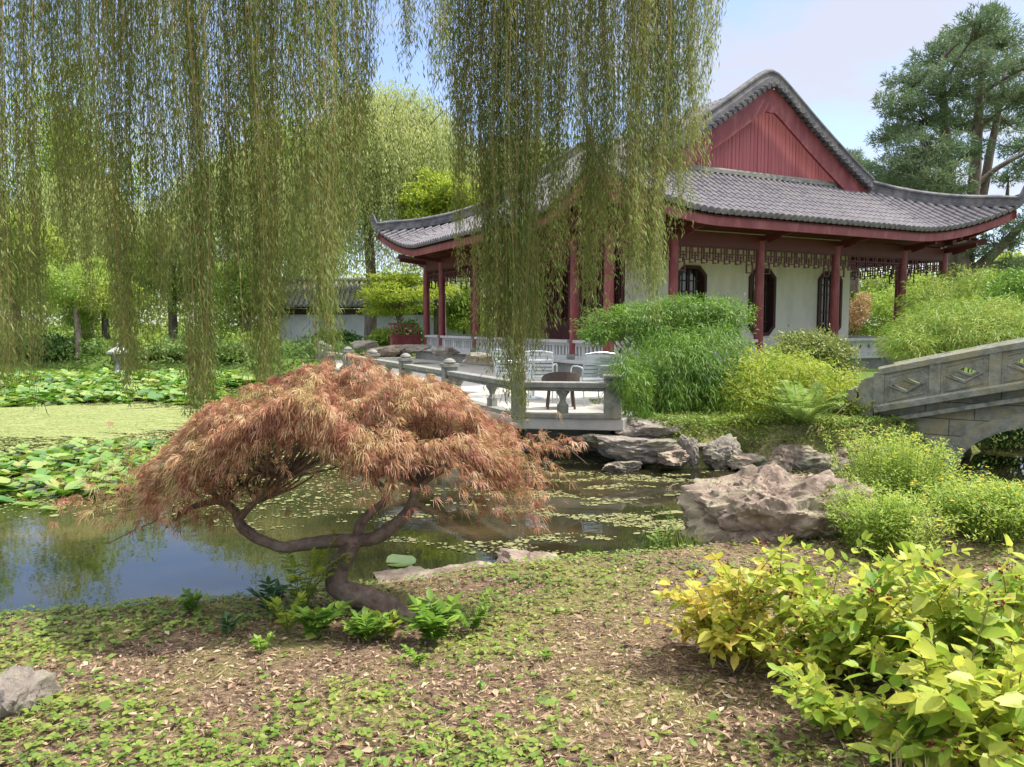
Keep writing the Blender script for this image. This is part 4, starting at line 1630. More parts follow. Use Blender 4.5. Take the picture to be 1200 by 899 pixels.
# ------------------------------------------------------------------ weeping willow overhead
def willow():
    rng = np.random.default_rng(23)
    base = Vector((-6.5, 2.2, 0))
    base.z = float(ground_z(base.x, base.y)) - .05
    root = empty('willow_tree', base, 'large weeping willow overhead with two curtains of hanging green strands', 'tree')
    # clumps of strands: u, D, spread in u, spread in D, end row v, scatter of ends, number, top row
    cl = [(8, 5.6, 20, .4, 425, 25, 34, -1), (40, 6.0, 16, .4, 395, 50, 24, -1), (75, 6.2, 15, .4, 270, 50, 26, -1), (110, 6.6, 16, .4, 290, 80, 24, -1),
          (150, 6.0, 22, .4, 425, 40, 46, -1), (188, 6.5, 17, .4, 330, 80, 26, -1), (236, 5.7, 17, .3, 462, 22, 52, -1), (270, 6.2, 16, .4, 320, 75, 26, -1),
          (310, 5.9, 22, .4, 425, 40, 52, -1), (348, 6.3, 15, .4, 310, 75, 26, -1), (385, 5.9, 16, .3, 395, 40, 48, -1), (412, 6.2, 14, .3, 230, 60, 26, -1),
          (432, 6.3, 9, .3, 120, 45, 12, -1), (200, 7.6, 130, .8, 230, 100, 26, -1), (60, 7.8, 60, .6, 300, 70, 10, -1), (120, 7.4, 130, .7, 190, 90, 54, -1), (320, 7.2, 110, .6, 190, 90, 54, -1), (230, 8.2, 190, .6, 110, 60, 60, -1), (690, 7.6, 110, .5, 150, 70, 40, -1), (480, 6.4, 12, .4, 55, 35, 16, -1), (515, 6.4, 14, .4, 75, 40, 20, -1),
          (540, 6.9, 9, .3, 240, 90, 24, -1), (572, 6.8, 16, .3, 395, 35, 50, -1), (598, 6.6, 16, .3, 425, 55, 50, -1), (626, 6.9, 15, .3, 380, 45, 44, -1), (655, 7.1, 15, .4, 300, 75, 36, -1),
          (690, 6.9, 14, .4, 320, 60, 36, -1), (714, 7.2, 13, .4, 260, 60, 28, -1), (742, 6.7, 13, .3, 300, 30, 50, -1), (768, 6.9, 12, .3, 325, 28, 46, -1),
          (792, 7.1, 10, .3, 240, 60, 28, -1), (812, 7.0, 10, .3, 180, 40, 26, -1), (833, 6.9, 8, .3, 60, 40, 14, -1), (545, 6.9, 12, .4, 150, 60, 20, -1), (612, 6.5, 5, .15, 478, 14, 10, -1),
          (680, 8.0, 90, .6, 220, 90, 40, -1)]
    tw_v, tw_f = [], []
    LP, LD, LN, LL, LW = [], [], [], [], []
    nv = 0
    tops = []
    for u, D, su, sD, ve, se, cnt, _t in cl:
        cx = at(u, 0, D)
        tops.append(Vector((cx.x, D, 5.6 + .5 * rng.random())))
        ph = rng.uniform(0, 6)
        for _ in range(int(cnt * (1.15 if su < 60 else .75))):
            uu = u + np.clip(rng.normal(), -1.8, 1.8) * su * (.47 if su < 60 else .55)
            d = D + rng.normal() * sD * .6
            e = at(uu, ve + rng.normal() * se * .75, d)
            ztop = 5.5 + rng.random() * .9
            x0 = e.x + rng.normal() * .12
            n = 18
            t = np.linspace(0, 1, n)
            sway = rng.normal() * .05
            X = x0 + (e.x - x0) * t + sway * np.sin(t * 3) + .02 * np.sin(t * 9 + ph + rng.random())
            Y = d + .03 * np.sin(t * 7 + rng.random() * 6) + rng.normal() * .04 * t
            Z = ztop + (e.z - ztop) * t
            if ztop - e.z < .4:
                continue
            P_ = np.stack([X, Y, Z], 1)
            rad = .0028 - .0018 * t
            for k in range(3):
                a = 2 * PI * k / 3
                tw_v.append(P_ + np.stack([np.cos(a) * rad, np.sin(a) * rad, 0 * rad], 1))
            for k in range(3):
                k2 = (k + 1) % 3
                i = np.arange(n - 1)
                tw_f.append(np.stack([nv + k * n + i, nv + k2 * n + i, nv + k2 * n + i + 1, nv + k * n + i + 1], 1))
            nv += 3 * n
            # side shoots make it bushier: leaves along the strand
            length = ztop - e.z
            m = int(length / .0145)
            tt = np.sort(rng.random(m))
            tt = tt[tt > rng.uniform(0, .12)]
            dens = .62 + .38 * np.sin(tt * rng.uniform(4, 11) + rng.uniform(0, 6))
            tt = tt[rng.random(len(tt)) < dens + .25]
            m = len(tt)
            q = np.stack([np.interp(tt, t, X), np.interp(tt, t, Y), np.interp(tt, t, Z)], 1)
            az = rng.uniform(0, 2 * PI, m)
            hz = rng.uniform(.25, .95, m)
            dv = np.stack([np.cos(az) * hz, np.sin(az) * hz, -np.ones(m)], 1)
            q[:, 0] += rng.normal(size=m) * .03
            q[:, 1] += rng.normal(size=m) * .03
            LP.append(q)
            LD.append(dv)
            LN.append(np.stack([np.cos(az), np.sin(az), rng.random(m)], 1) + rng.normal(size=(m, 3)) * .4)
            LL.append(rng.uniform(.04, .082, m))
            LW.append(rng.uniform(.0065, .0105, m))
    B = np.array(base)
    LP = np.concatenate(LP) - B
    leaves('crown', LP, np.concatenate(LD), np.concatenate(LN), np.concatenate(LL), np.concatenate(LW), 'willow_leaf', root, fold=.25)
    np_mesh('twigs', np.concatenate(tw_v) - B, np.concatenate(tw_f), 'willow_twig', root)
    # trunk out on the left bank, limbs running over the scene to carry the strands
    tr = MB()
    crotch = Vector((-5.6, 3.0, 4.4))
    tr.tube([Vector(p) - base for p in bez([list(base - Vector((0, 0, .2))), (-6.3, 2.4, 1.2), (-6.0, 2.7, 2.8), list(crotch)], 16)],
            [.5, .42, .38, .36, .35, .34, .34, .33, .33, .32, .32, .31, .3, .3, .29, .28], 14)

    def limb(pts, r0, r1, n=22):
        q = bez(pts, n)
        tr.tube([Vector(p) - base for p in q], [r0 + (r1 - r0) * i / (n - 1) for i in range(n)], 9)
        return q
    l1 = limb([list(crotch), (-4.6, 4.3, 5.9), (-3.2, 5.6, 6.6), (-1.6, 6.2, 6.9), (0, 6.7, 7.0), (1.4, 7.0, 6.8), (2.2, 7.0, 6.4)], .24, .03, 30)
    l2 = limb([list(crotch), (-5.2, 4.6, 5.8), (-4.4, 6.0, 6.4), (-3.0, 6.6, 6.5), (-1.4, 6.3, 6.4)], .2, .03)
    l3 = limb([list(crotch), (-5.6, 4.8, 6.0), (-4.6, 7.2, 6.8), (-2.6, 7.9, 7.0), (.6, 8.0, 7.0), (1.4, 7.9, 6.6)], .18, .03)
    allp = np.concatenate([l1, l2, l3])
    for tp_ in tops:
        d = np.linalg.norm(allp - np.array(tp_), axis=1)
        s = Vector(allp[int(np.argmin(d))])
        mid = s.lerp(tp_, .5) + Vector((0, 0, .35))
        for j in range(3):
            e = tp_ + Vector((rng.normal() * .25, rng.normal() * .2, .2 * rng.random()))
            tr.tube([Vector(p) - base for p in bez([list(s), list(mid), list(e)], 8)], [.03 - .003 * k for k in range(8)], 5, False)
    tr.build('trunk', 'bark', root, True)


willow()


# ------------------------------------------------------------------ shrubs
def shrub(name, label, cat, clumps, n, L, W, mat, ovate=False, droop=0.0, upbias=.4, stems=14, stem_mat='stem', rng=None, drop_dir=0.0, shell=.5, group=None, fold=.2, zmin=None):
    rng = rng or np.random.default_rng(abs(hash(label)) % 1000 if False else sum(map(ord, label)))
    c = np.array(clumps, float)
    cx, cy = c[:, 0].mean(), c[:, 1].mean()
    gz = float(ground_z(cx, cy)) if zmin is None else zmin
    root = empty(name, (cx, cy, gz), label, cat, 0, group)
    O = np.array([cx, cy, gz])
    pos, d = blob_points(n, c, rng, shell)
    ok = pos[:, 2] > gz - .02
    pos, d = pos[ok], d[ok]
    sz_ = 2.6 / max(.25, c[:, 3:6].mean())
    gap = wob(pos[:, 0] + .6 * pos[:, 1], pos[:, 2] * 1.3 + .4 * pos[:, 1], sz_, len(label)) + .35 * wob(pos[:, 0], pos[:, 2], sz_ * 2.7, len(label) * .3) + .35 * rng.normal(size=len(pos))
    ok = gap > -.55
    pos, d = pos[ok], d[ok]
    m = len(pos)
    dv = unit(d * .6 + rng.normal(size=(m, 3)) * .55 + np.array([0, 0, -drop_dir]))
    nr = unit(d + np.array([0, 0, upbias]) + rng.normal(size=(m, 3)) * .45)
    leaves('foliage', pos - O, dv, nr, rng.uniform(L * .65, L * 1.25, m), rng.uniform(W * .7, W * 1.2, m), mat, root, ovate=ovate, droop=droop, fold=fold)
    st = MB()
    for i in range(stems):
        k = c[i % len(c)]
        e = Vector((k[0] + rng.normal() * k[3] * .45 - cx, k[1] + rng.normal() * k[4] * .45 - cy, k[2] + k[5] * .55 - gz))
        s = Vector((rng.normal() * .12 * max(1, c[:, 3].max()), rng.normal() * .1, -.05))
        mid = s.lerp(e, .5) + Vector((rng.normal() * .06, rng.normal() * .06, .06))
        st.tube([Vector(p) for p in bez([list(s), list(mid), list(e)], 7)], [max(.004, .014 - .0016 * q) * max(1, c[:, 5].max()) for q in range(7)], 5, False)
    st.build('stem', stem_mat, root, True)
    return root


def cl(u, v, D, ru, rv, rd=None):
    """ellipsoid clump round a photo point: half-sizes in photo pixels, depth in metres"""
    p = at(u, v, D)
    k = D / FPX
    return (p.x, p.y, p.z, ru * k, (rd if rd else ru * k), rv * k)


# island right of the terrace
shrub('nandina_shrub', 'bright green feathery shrub with drooping skirts between terrace and yellow shrub', 'shrub',
      [cl(745, 470, 12.6, 32, 55, .5), cl(790, 455, 12.4, 50, 60, .7), cl(830, 420, 12.8, 48, 45, .7), cl(790, 430, 12.4, 60, 40, .7), cl(770, 490, 12.2, 40, 40, .4), cl(845, 475, 12.4, 30, 45, .5), cl(744, 462, 11.5, 20, 46, .3), cl(728, 440, 11.1, 14, 24, .2)],
      26000, .1, .018, 'nandina_leaf', droop=.35, drop_dir=.8, stems=22)
shrub('spreading_tree', 'flat layered bright green small tree behind the feathery shrub', 'tree',
      [cl(712, 378, 14.0, 34, 16, .5), cl(752, 372, 14.0, 40, 17, .6), cl(800, 362, 14.2, 52, 17, .7), cl(848, 368, 14.2, 34, 18, .6), cl(830, 388, 14, 40, 14, .5), cl(765, 395, 13.8, 38, 14, .5), cl(700, 392, 13.8, 22, 10, .4)],
      20000, .09, .022, 'nandina_leaf', droop=.15, drop_dir=.2, stems=26, shell=.7, upbias=1.2)
shrub('yellow_shrub', 'yellow green loose shrub between the feathery shrub and the fern', 'shrub',
      [cl(880, 470, 12.0, 38, 50, .5), cl(920, 452, 12.4, 50, 40, .6), cl(965, 455, 12.4, 40, 32, .5), cl(900, 500, 11.7, 40, 28, .3), cl(890, 430, 13.0, 32, 24, .5), cl(870, 505, 11.6, 26, 24, .3), cl(935, 440, 13.4, 36, 26, .5)], 15000, .085, .026, 'yellow_leaf', droop=.2, drop_dir=.2)
shrub('boxwood', 'rounded pale green boxwood mound in front of the cream pavilion wall', 'shrub',
      [cl(952, 416, 15.5, 40, 26, .7), cl(935, 410, 15.3, 30, 20, .5), cl(972, 422, 15.2, 30, 26, .5), cl(955, 440, 15.2, 48, 20, .6)], 15000, .07, .034, 'box_leaf', ovate=False, stems=10)
shrub('groundcover_shrub', 'low leafy yellow green plant filling the bank just left of the bridge end', 'shrub',
      [cl(1000, 478, 11.9, 34, 26, .4), cl(975, 510, 11.4, 40, 20, .3), cl(920, 515, 11.3, 36, 14, .25), cl(960, 520, 11.2, 26, 12, .25)], 9000, .07, .026, 'yellow_leaf', drop_dir=.1)
shrub('waterside_plant', 'small trailing plant over the waterline rocks below the fern', 'plant',
      [cl(900, 523, 11.1, 34, 10, .2), cl(975, 530, 11.0, 34, 10, .2), cl(925, 516, 11.2, 30, 9, .2)], 3000, .05, .02, 'cover_leaf', drop_dir=.5, stems=8)
shrub('waterside_plant', 'green tuft hanging over the rocks below the feathery shrub', 'plant',
      [cl(786, 512, 11.3, 26, 14, .25), cl(822, 505, 11.3, 22, 14, .25), cl(860, 518, 11.2, 20, 10, .2)], 3200, .06, .016, 'nandina_leaf', drop_dir=.6, stems=8)
# behind and beside the bridge
shrub('bamboo_clump', 'pale green dwarf bamboo mass behind the bridge parapet', 'bamboo',
      [cl(1085, 392, 14.2, 42, 26, .8), cl(1120, 378, 14.6, 46, 28, .9), cl(1160, 372, 15, 40, 26, .9), cl(1062, 405, 13.6, 26, 18, .5), cl(1140, 395, 13.8, 56, 24, .8), cl(1185, 385, 14, 36, 22, .8)],
      20000, .14, .02, 'bamboo_leaf', droop=.3, drop_dir=.25, stems=30, stem_mat='green_stem', shell=.6)
shrub('evergreen_shrub', 'dark green rounded shrub at the right edge above the bridge', 'shrub',
      [cl(1185, 352, 16.5, 30, 22, .8), cl(1215, 345, 16.5, 34, 26, .8), cl(1200, 330, 17.2, 26, 14, .6)], 12000, .085, .04, 'nandina_leaf', stems=10)
shrub('bamboo_clump', 'second bamboo mass seen through the open right end of the pavilion gallery', 'bamboo',
      [cl(1085, 355, 22.5, 30, 30, .8), cl(1120, 350, 23, 36, 24, .9), cl(1165, 335, 22, 34, 20, .9), cl(1130, 335, 24, 40, 20, .9)], 9000, .16, .03, 'bamboo_leaf', droop=.3, drop_dir=.2)
shrub('hedge_shrub', 'green shrub behind the pavilion framed between its wall and inner column', 'shrub',
      [cl(1018, 372, 42, 26, 26, 1.5), cl(1060, 365, 42, 30, 28, 1.5), cl(990, 365, 43, 24, 26, 1.5)], 7000, .24, .1, 'light_leaf')
shrub('red_shrub', 'reddish maple bush behind the pavilion gallery', 'shrub', [cl(1006, 366, 40.5, 10, 12, .8), cl(1000, 378, 40.5, 8, 8, .7), cl(1012, 350, 40.5, 6, 7, .5)], 1100, .22, .07, 'maple_leaf')

shrub('evergreen_shrub', 'dark shrub in the shade beyond the bridge arch', 'shrub', [(8.9, 12.9, .1, .9, .6, .6), (9.9, 12.6, .1, .9, .6, .6), (7.9, 13.0, .2, .8, .5, .6)], 7000, .1, .05, 'dark_leaf', stems=8, zmin=-.45)  # added dark foliage that keeps the opening under the arch dark
# fern on the island
def fern(label, c, n, ln, rng):
    root = empty('fern', c, label, 'fern')
    P_, D_, N_, L_, W_ = [], [], [], [], []
    st = MB()
    for i in range(n):
        a = rng.uniform(0, 2 * PI)
        el = rng.uniform(.75, 1.35)
        l = ln * rng.uniform(.7, 1.1)
        t = np.linspace(0, 1, 22)
        hz = l * np.sin(t * 1.5) * math.cos(el) * 1.1
        zz = l * (t * math.sin(el) - .42 * t ** 2.6)
        Q = np.stack([hz * math.cos(a), hz * math.sin(a), zz], 1)
        st.tube([Vector(p) for p in Q], .004, 3, False)
        tg = unit(np.gradient(Q, axis=0))
        sd = unit(np.cross(tg, [0, 0, 1.0]))
        for s in (-1, 1):
            P_.append(Q[3:])
            D_.append(sd[3:] * s + tg[3:] * .35)
            N_.append(np.cross(sd[3:], tg[3:]))
            L_.append(.15 * l * np.sin(PI * (.12 + .86 * t[3:])) + .01)
            W_.append(np.full(19, .03 * l))
    leaves('fronds', np.concatenate(P_), np.concatenate(D_), np.concatenate(N_), np.concatenate(L_), np.concatenate(W_), 'fern_leaf', root)
    st.build('stem', 'green_stem', root)


c = at(938, 512, 11.25)
fern('tall pale fern with upright arching fronds on the island bank', (c.x, c.y, float(ground_z(c.x, c.y))), 40, 1.05, np.random.default_rng(5))
c = at(985, 500, 11.9)
fern('smaller fern beside the tall fern, nearer the bridge', (c.x, c.y, float(ground_z(c.x, c.y))), 20, .7, np.random.default_rng(6))


# upright feathery asters on the near right bank
def aster_bush(label, cu, cvb, D, wu, hv, ns, rng, dd=.55, flowers=0):
    b = at(cu, cvb, D)
    gz = float(ground_z(b.x, b.y))
    root = empty('aster_bush', (b.x, b.y, gz), label, 'bush')
    k = D / FPX
    P_, D_, N_, L_ = [], [], [], []
    st = MB()
    fl = []
    for i in range(ns):
        sx, sy = float(np.clip(rng.normal(), -1.7, 1.7)) * wu * k * .36, rng.normal() * dd * .5
        h = hv * k * rng.uniform(.72, 1.08) * (1 - .35 * min(1, abs(sx) / (wu * k)) ** 1.5)
        lean = np.array([sx * .5 + rng.normal() * .1, sy * .4 + rng.normal() * .1, 0])
        t = np.linspace(0, 1, 8)
        Q = np.array([sx * .75, sy * .75, 0]) + lean * (t ** 1.6)[:, None] + np.array([0, 0, 1.0]) * (h * t)[:, None]
        st.tube([Vector(p) for p in Q], [.0045 - .0004 * j for j in range(8)], 3, False)
        m = int(h / .0075)
        tt = rng.random(m) ** .75
        q = np.stack([np.interp(tt, t, Q[:, j]) for j in range(3)], 1)
        q[:, :2] += rng.normal(size=(m, 2)) * .035
        az = rng.uniform(0, 2 * PI, m)
        P_.append(q)
        D_.append(np.stack([np.cos(az), np.sin(az), rng.uniform(-.2, 1.0, m)], 1))
        N_.append(np.stack([-np.cos(az) * .4, -np.sin(az) * .4, np.ones(m)], 1) + rng.normal(size=(m, 3)) * .3)
        L_.append(rng.uniform(.025, .055, m))
        if rng.random() < flowers:
            fl.append(Q[-1])
    L_ = np.concatenate(L_)
    leaves('foliage', np.concatenate(P_), np.concatenate(D_), np.concatenate(N_), L_, L_ * .3, 'aster_leaf', root)
    st.build('stem', 'green_stem', root)
    for q in fl[:60]:
        k_ = 9
        q = np.repeat(np.array([q]), k_, 0)
        az = np.arange(k_) * 2 * PI / k_
        leaves('flower_head', q, np.stack([np.cos(az), np.sin(az), .3 + 0 * az], 1), np.array([[0, 0, 1.0]] * k_), .022, .012, 'petal', root)


aster_bush('tall feathery yellow green bush between the boulder and the bridge arch', 1046, 640, 7.9, 56, 122, 190, np.random.default_rng(31), .8, .5)
aster_bush('nearer feathery yellow green bush at the right edge below the bridge arch', 1165, 700, 6.3, 90, 57, 340, np.random.default_rng(32), .45, .3)
aster_bush('leafy bush close behind the berried shrub, right of the boulder', 1032, 700, 6.2, 64, 74, 170, np.random.default_rng(33), .5, .05)
aster_bush('low feathery green bush filling the gap between the two feathery bushes', 1105, 650, 7.2, 46, 46, 130, np.random.default_rng(36), .5, .2)
aster_bush('thin leafy bush on the bridge abutment above the water', 1050, 552, 9.6, 26, 40, 60, np.random.default_rng(34), .5, .2)


# ------------------------------------------------------------------ berried shrubs in front
def berried(label, stems, rng, mat, leafL=.06, berries=True, step=.05):
    """stems: list of (base xyz, end xyz)"""
    b0 = Vector(stems[0][0])
    root = empty('berried_shrub', b0, label, 'shrub')
    P_, D_, N_, L_ = [], [], [], []
    st = MB()
    for s, e in stems:
        s, e = Vector(s) - b0, Vector(e) - b0
        mid = s.lerp(e, .5) + Vector((0, 0, (e - s).length * .09))
        q = bez([list(s), list(mid), list(e)], 12)
        st.tube([Vector(p) for p in q], [.006 - .00035 * j for j in range(12)], 5, False)
        arms = [q]
        for j in range(4, 12, 2):
            for sgn in (-1, 1):
                if rng.random() < .8:
                    dr = unit(q[min(j + 1, 11)] - q[j - 1])
                    sdv = unit(np.cross(dr, [0, 0, 1.0]) + rng.normal(size=3) * .2) * sgn
                    l = rng.uniform(.08, .22)
                    ee = q[j] + (dr * .7 + sdv * .8 + np.array([0, 0, .35])) * l
                    ar = bez([q[j], (q[j] + ee) / 2 + np.array([0, 0, .012]), ee], 6)
                    st.tube([Vector(p) for p in ar], .0022, 4, False)
                    arms.append(ar)
        for ar in arms:
            ln = np.linalg.norm(np.diff(ar, axis=0), axis=1).sum()
            m = max(2, int(ln / step))
            for j in range(m + 1):
                t = (j + .6) / (m + .6)
                if ar is q and t < .3:
                    continue
                x = t * (len(ar) - 1)
                i = min(int(x), len(ar) - 2)
                p = ar[i] + (ar[i + 1] - ar[i]) * (x - i)
                dr = unit(ar[i + 1] - ar[i])
                ax = unit(np.cross(dr, [0, 0, 1.0]) + np.array([0, 0, .02]))
                if j % 2:
                    ax = unit(ax * .5 + np.cross(dr, ax) * .85)
                for sgn in (-1, 1):
                    P_.append(p)
                    D_.append(ax * sgn + dr * .55 + np.array([0, 0, -.05]) + rng.normal(size=3) * .22)
                    N_.append(np.array([0, 0, 1.0]) + rng.normal(size=3) * .38)
                    L_.append(leafL * rng.uniform(.42, 1.35))
            e_ = ar[-1]
            P_.append(e_)
            D_.append(unit(ar[-1] - ar[-2]) + rng.normal(size=3) * .1)
            N_.append(np.array([0, 0, 1.0]) + rng.normal(size=3) * .3)
            L_.append(leafL * .8)
            if berries and rng.random() < .22:
                be = MB()
                for k in range(rng.integers(3, 8)):
                    c_ = Vector(e_ + rng.normal(size=3) * .016 + np.array([0, 0, .012]))
                    r = rng.uniform(.0045, .0075)
                    be.lathe(c_, [(.2 * r, -r), (.8 * r, -.6 * r), (r, 0), (.75 * r, .7 * r), (.2 * r, 1.25 * r)], 7)
                    be.tube([Vector(e_), c_], .001, 3, False)
                be.build('berry_cluster', 'berry', root, True)
    L_ = np.array(L_)
    leaves('foliage', np.array(P_), np.array(D_), np.array(N_), L_, L_ * rng.uniform(.48, .64, len(L_)), mat, root, ovate=True, droop=.12, fold=.12)
    st.build('stem', 'stem', root)


rng = np.random.default_rng(41)


def fan(base_uvD, tips, jitter):
    b = at(*base_uvD)
    b.z = float(ground_z(b.x, b.y))
    out = []
    for u, v, D in tips:
        e = at(u, v, D)
        gz_ = float(ground_z(e.x, e.y))
        e.z = max(e.z, gz_ + .05)
        s = b + Vector((rng.normal() * jitter, rng.normal() * jitter, 0))
        s.z = float(ground_z(s.x, s.y))
        out.append((s, e))
    return out


def cloud(n, box, top=None):
    """tips spread over a box in (u, v, D)"""
    (u0, u1), (v0, v1), (d0, d1) = box
    return [(rng.uniform(u0, u1), rng.uniform(v0, v1), rng.uniform(d0, d1)) for _ in range(n)]


berried('yellowing berried shrub, leftmost and lowest, right of the bare patch', fan((870, 800, 3.75), cloud(16, ((768, 885), (672, 770), (3.55, 4.15))), .05), rng, 'hyper_yellow', .074)
berried('tall yellow green berried shrub behind the front one', fan((990, 810, 3.6), cloud(26, ((905, 1090), (655, 790), (3.3, 4.0))), .09), rng, 'hyper_leaf', .08)
berried('wide berried shrub with bright leaves at the right edge', fan((1140, 830, 3.3), cloud(34, ((1040, 1225), (675, 830), (2.9, 3.7))), .12), rng, 'hyper_leaf', .08)
berried('large leaved green berried shrub in the lower right corner', fan((1150, 900, 2.65), cloud(18, ((1060, 1215), (800, 900), (2.45, 2.8))), .1), rng, 'hyper_leaf', .09, True)
berried('small yellow green sprig in front of the tall berried shrub', fan((985, 880, 2.95), cloud(5, ((935, 1000), (815, 862), (2.85, 3.05))), .03), rng, 'hyper_leaf', .07, False)
# bent bare stems under the shrubs
bs = MB()
for pts in ([(800, 812, 3.75), (835, 805, 3.7), (865, 785, 3.7), (882, 745, 3.75), (885, 720, 3.8)], [(830, 822, 3.6), (862, 800, 3.62), (880, 770, 3.7)]):
    pp = [at(*p) for p in pts]
    g = float(ground_z(pp[0].x, pp[0].y))
    pp[0].z = g + .01
    q = bez([list(p) for p in pp], 16)
    bs.tube([Vector(p) for p in q], [.01 - .0004 * i for i in range(16)], 7)
tag(bs.build('bare_branch', 'stem', None, True), 'bent bare brown branch rising under the yellowing shrub', 'branch')


# ------------------------------------------------------------------ plants under the maple
def leafy_plant(label, u, v, D, h, nst, rng, mat, L=.06, pinnate=True, W=.5):
    b = at(u, v, D)
    gz = float(ground_z(b.x, b.y))
    root = empty('leafy_plant', (b.x, b.y, gz), label, 'plant')
    P_, D_, N_, L_ = [], [], [], []
    st = MB()
    for i in range(nst):
        a = rng.uniform(0, 2 * PI)
        l = h * rng.uniform(.7, 1.2)
        e = Vector((math.cos(a) * l * rng.uniform(.2, .75), math.sin(a) * l * rng.uniform(.2, .6), l * rng.uniform(.65, 1)))
        q = bez([(0, 0, -.01), list(e * .5 + Vector((0, 0, l * .15))), list(e)], 9)
        st.tube([Vector(p) for p in q], [.0035 - .0002 * j for j in range(9)], 4, False)
        tg = unit(np.gradient(q, axis=0))
        for j in range(2, 9):
            sd = unit(np.cross(tg[j], [0, 0, 1.0]) + np.array([1e-4, 0, 0]))
            for s in (-1, 1):
                P_.append(q[j])
                D_.append(sd * s + tg[j] * .5 + rng.normal(size=3) * .1)
                N_.append(np.array([0, 0, 1.0]) + rng.normal(size=3) * .25)
                L_.append(L * rng.uniform(.75, 1.15))
        P_.append(q[-1])
        D_.append(tg[-1])
        N_.append(np.array([0, 0, 1.0]))
        L_.append(L)
    L_ = np.array(L_)
    leaves('foliage', np.array(P_), np.array(D_), np.array(N_), L_, L_ * W, mat, root, ovate=True, droop=.1, fold=.1)
    st.build('stem', 'green_stem', root)


rg = np.random.default_rng(51)
leafy_plant('yellow green sapling behind and left of the maple trunk', 352, 712, 4.75, .46, 11, rg, 'yellow_leaf', .07)
leafy_plant('dark green glossy plant left of the maple trunk base', 318, 733, 4.65, .27, 7, rg, 'dark_seedling', .075, W=.42)
leafy_plant('broad leaved green plant in front of the maple trunk, left of its foot', 372, 772, 4.25, .2, 9, rg, 'seedling_leaf', .085)
leafy_plant('broad leaved bright green plant right at the foot of the maple trunk', 510, 778, 4.2, .2, 11, rg, 'seedling_leaf', .095)
leafy_plant('small light green plant right of the maple foot', 552, 755, 4.4, .2, 7, rg, 'seedling_leaf', .06)
leafy_plant('slim seedling standing alone on the bare earth left of centre', 308, 800, 3.95, .1, 3, rg, 'seedling_leaf', .045)
leafy_plant('low seedling at the left below the dark glossy plant', 268, 762, 4.3, .12, 4, rg, 'dark_seedling', .045)
leafy_plant('small seedling in the middle foreground below the maple foot', 490, 815, 3.85, .1, 4, rg, 'seedling_leaf', .04)
leafy_plant('tiny seedling in the bare patch left of the yellowing shrub', 640, 790, 3.9, .06, 3, rg, 'seedling_leaf', .03)
leafy_plant('spreading green plant right below the middle of the left maple limb', 338, 768, 4.35, .2, 8, rg, 'yellow_leaf', .06)
leafy_plant('low broad green plant just left of the maple foot', 432, 782, 4.2, .16, 8, rg, 'seedling_leaf', .08)
leafy_plant('ragged green plant between the two broad leaved plants at the maple foot', 455, 768, 4.3, .14, 6, rg, 'yellow_leaf', .06)
leafy_plant('low green plant at the water edge left of the dark glossy plant', 225, 735, 4.75, .13, 7, rg, 'seedling_leaf', .055)
leafy_plant('young plant on the bank just in front of the boulder', 775, 668, 6.4, .3, 7, rg, 'cover_leaf', .05)

# ------------------------------------------------------------------ ground cover, litter, grass
rng = np.random.default_rng(61)


def patch(n, x0, x1, y0, y1, keep, rng):
    """random points weighted towards the camera"""
    y = y0 + (y1 - y0) * rng.random(n) ** 1.15
    hw = np.maximum(abs(x0), abs(x1))
    x = rng.uniform(-1, 1, n) * (.75 * y + .3)
    ok = (x > x0) & (x < x1) & (pond_sd(x, y) > .02)
    x, y = x[ok], y[ok]
    k = keep(x, y) > rng.random(len(x))
    x, y = x[k], y[k]
    return x, y, ground_z(x, y)


def green_density(x, y):
    """where the low green cover grows: the left water edge, the lower left, patches in the middle; bare under the maple and centre right"""
    g = .28 + .5 * wob(x, y, 1.9, .9) + .3 * wob(x, y, 5, 2.2)
    left_edge = np.exp(-((x + 2.6) / 1.3) ** 2) * sstep(3.7, 4.6, y)
    g += 1.1 * left_edge + .5 * np.exp(-((y - 4.75) / .3) ** 2) * sstep(.4, -.2, x)
    g += .5 * np.exp(-((y - 2.85) / .38) ** 2) * np.exp(-((x + .85) / 1.2) ** 2)
    g += .55 * np.exp(-((x - .65) / .7) ** 2) * sstep(5.3, 6.0, y) + .45 * np.exp(-((x - .15) / .45) ** 2) * sstep(4.2, 5, y)
    g -= 1.0 * np.exp(-(((x - .75) / .65) ** 2 + ((y - 3.9) / .9) ** 2))
    g -= .9 * np.exp(-(((x + 1.35) / .75) ** 2 + ((y - 3.95) / .42) ** 2))
    g += .35 * sstep(6.0, 6.6, y)
    return np.clip(g, .02, 1)


x, y, z = patch(30000, -5, 6, 2.3, 7.9, green_density, rng)
n = len(x)
P0 = np.stack([x, y, z + rng.uniform(.008, .04, n)], 1)
az = rng.uniform(0, 2 * PI, n)
Vs, Fs, off = [], [], 0
for k in range(3):
    a = az + (k - 1) * 1.75 + rng.normal(size=n) * .15
    d = np.stack([np.cos(a), np.sin(a), rng.uniform(-.15, .45, n)], 1)
    nr = np.stack([0 * a, 0 * a, np.ones(n)], 1) + rng.normal(size=(n, 3)) * .3
    Ls = rng.gamma(4, .0044, n) + .006
    v, f = leaf_arrays(P0, d, nr, Ls, Ls * .72, ovate=True, fold=.08, droop=.12)
    Vs.append(v)
    Fs.append(f + off)
    off += len(v)
g_ = tag(np_mesh('ground_cover', np.concatenate(Vs), np.concatenate(Fs), 'cover_leaf'), 'low green clover-like cover creeping over the near bank', 'ground cover', kind='stuff')

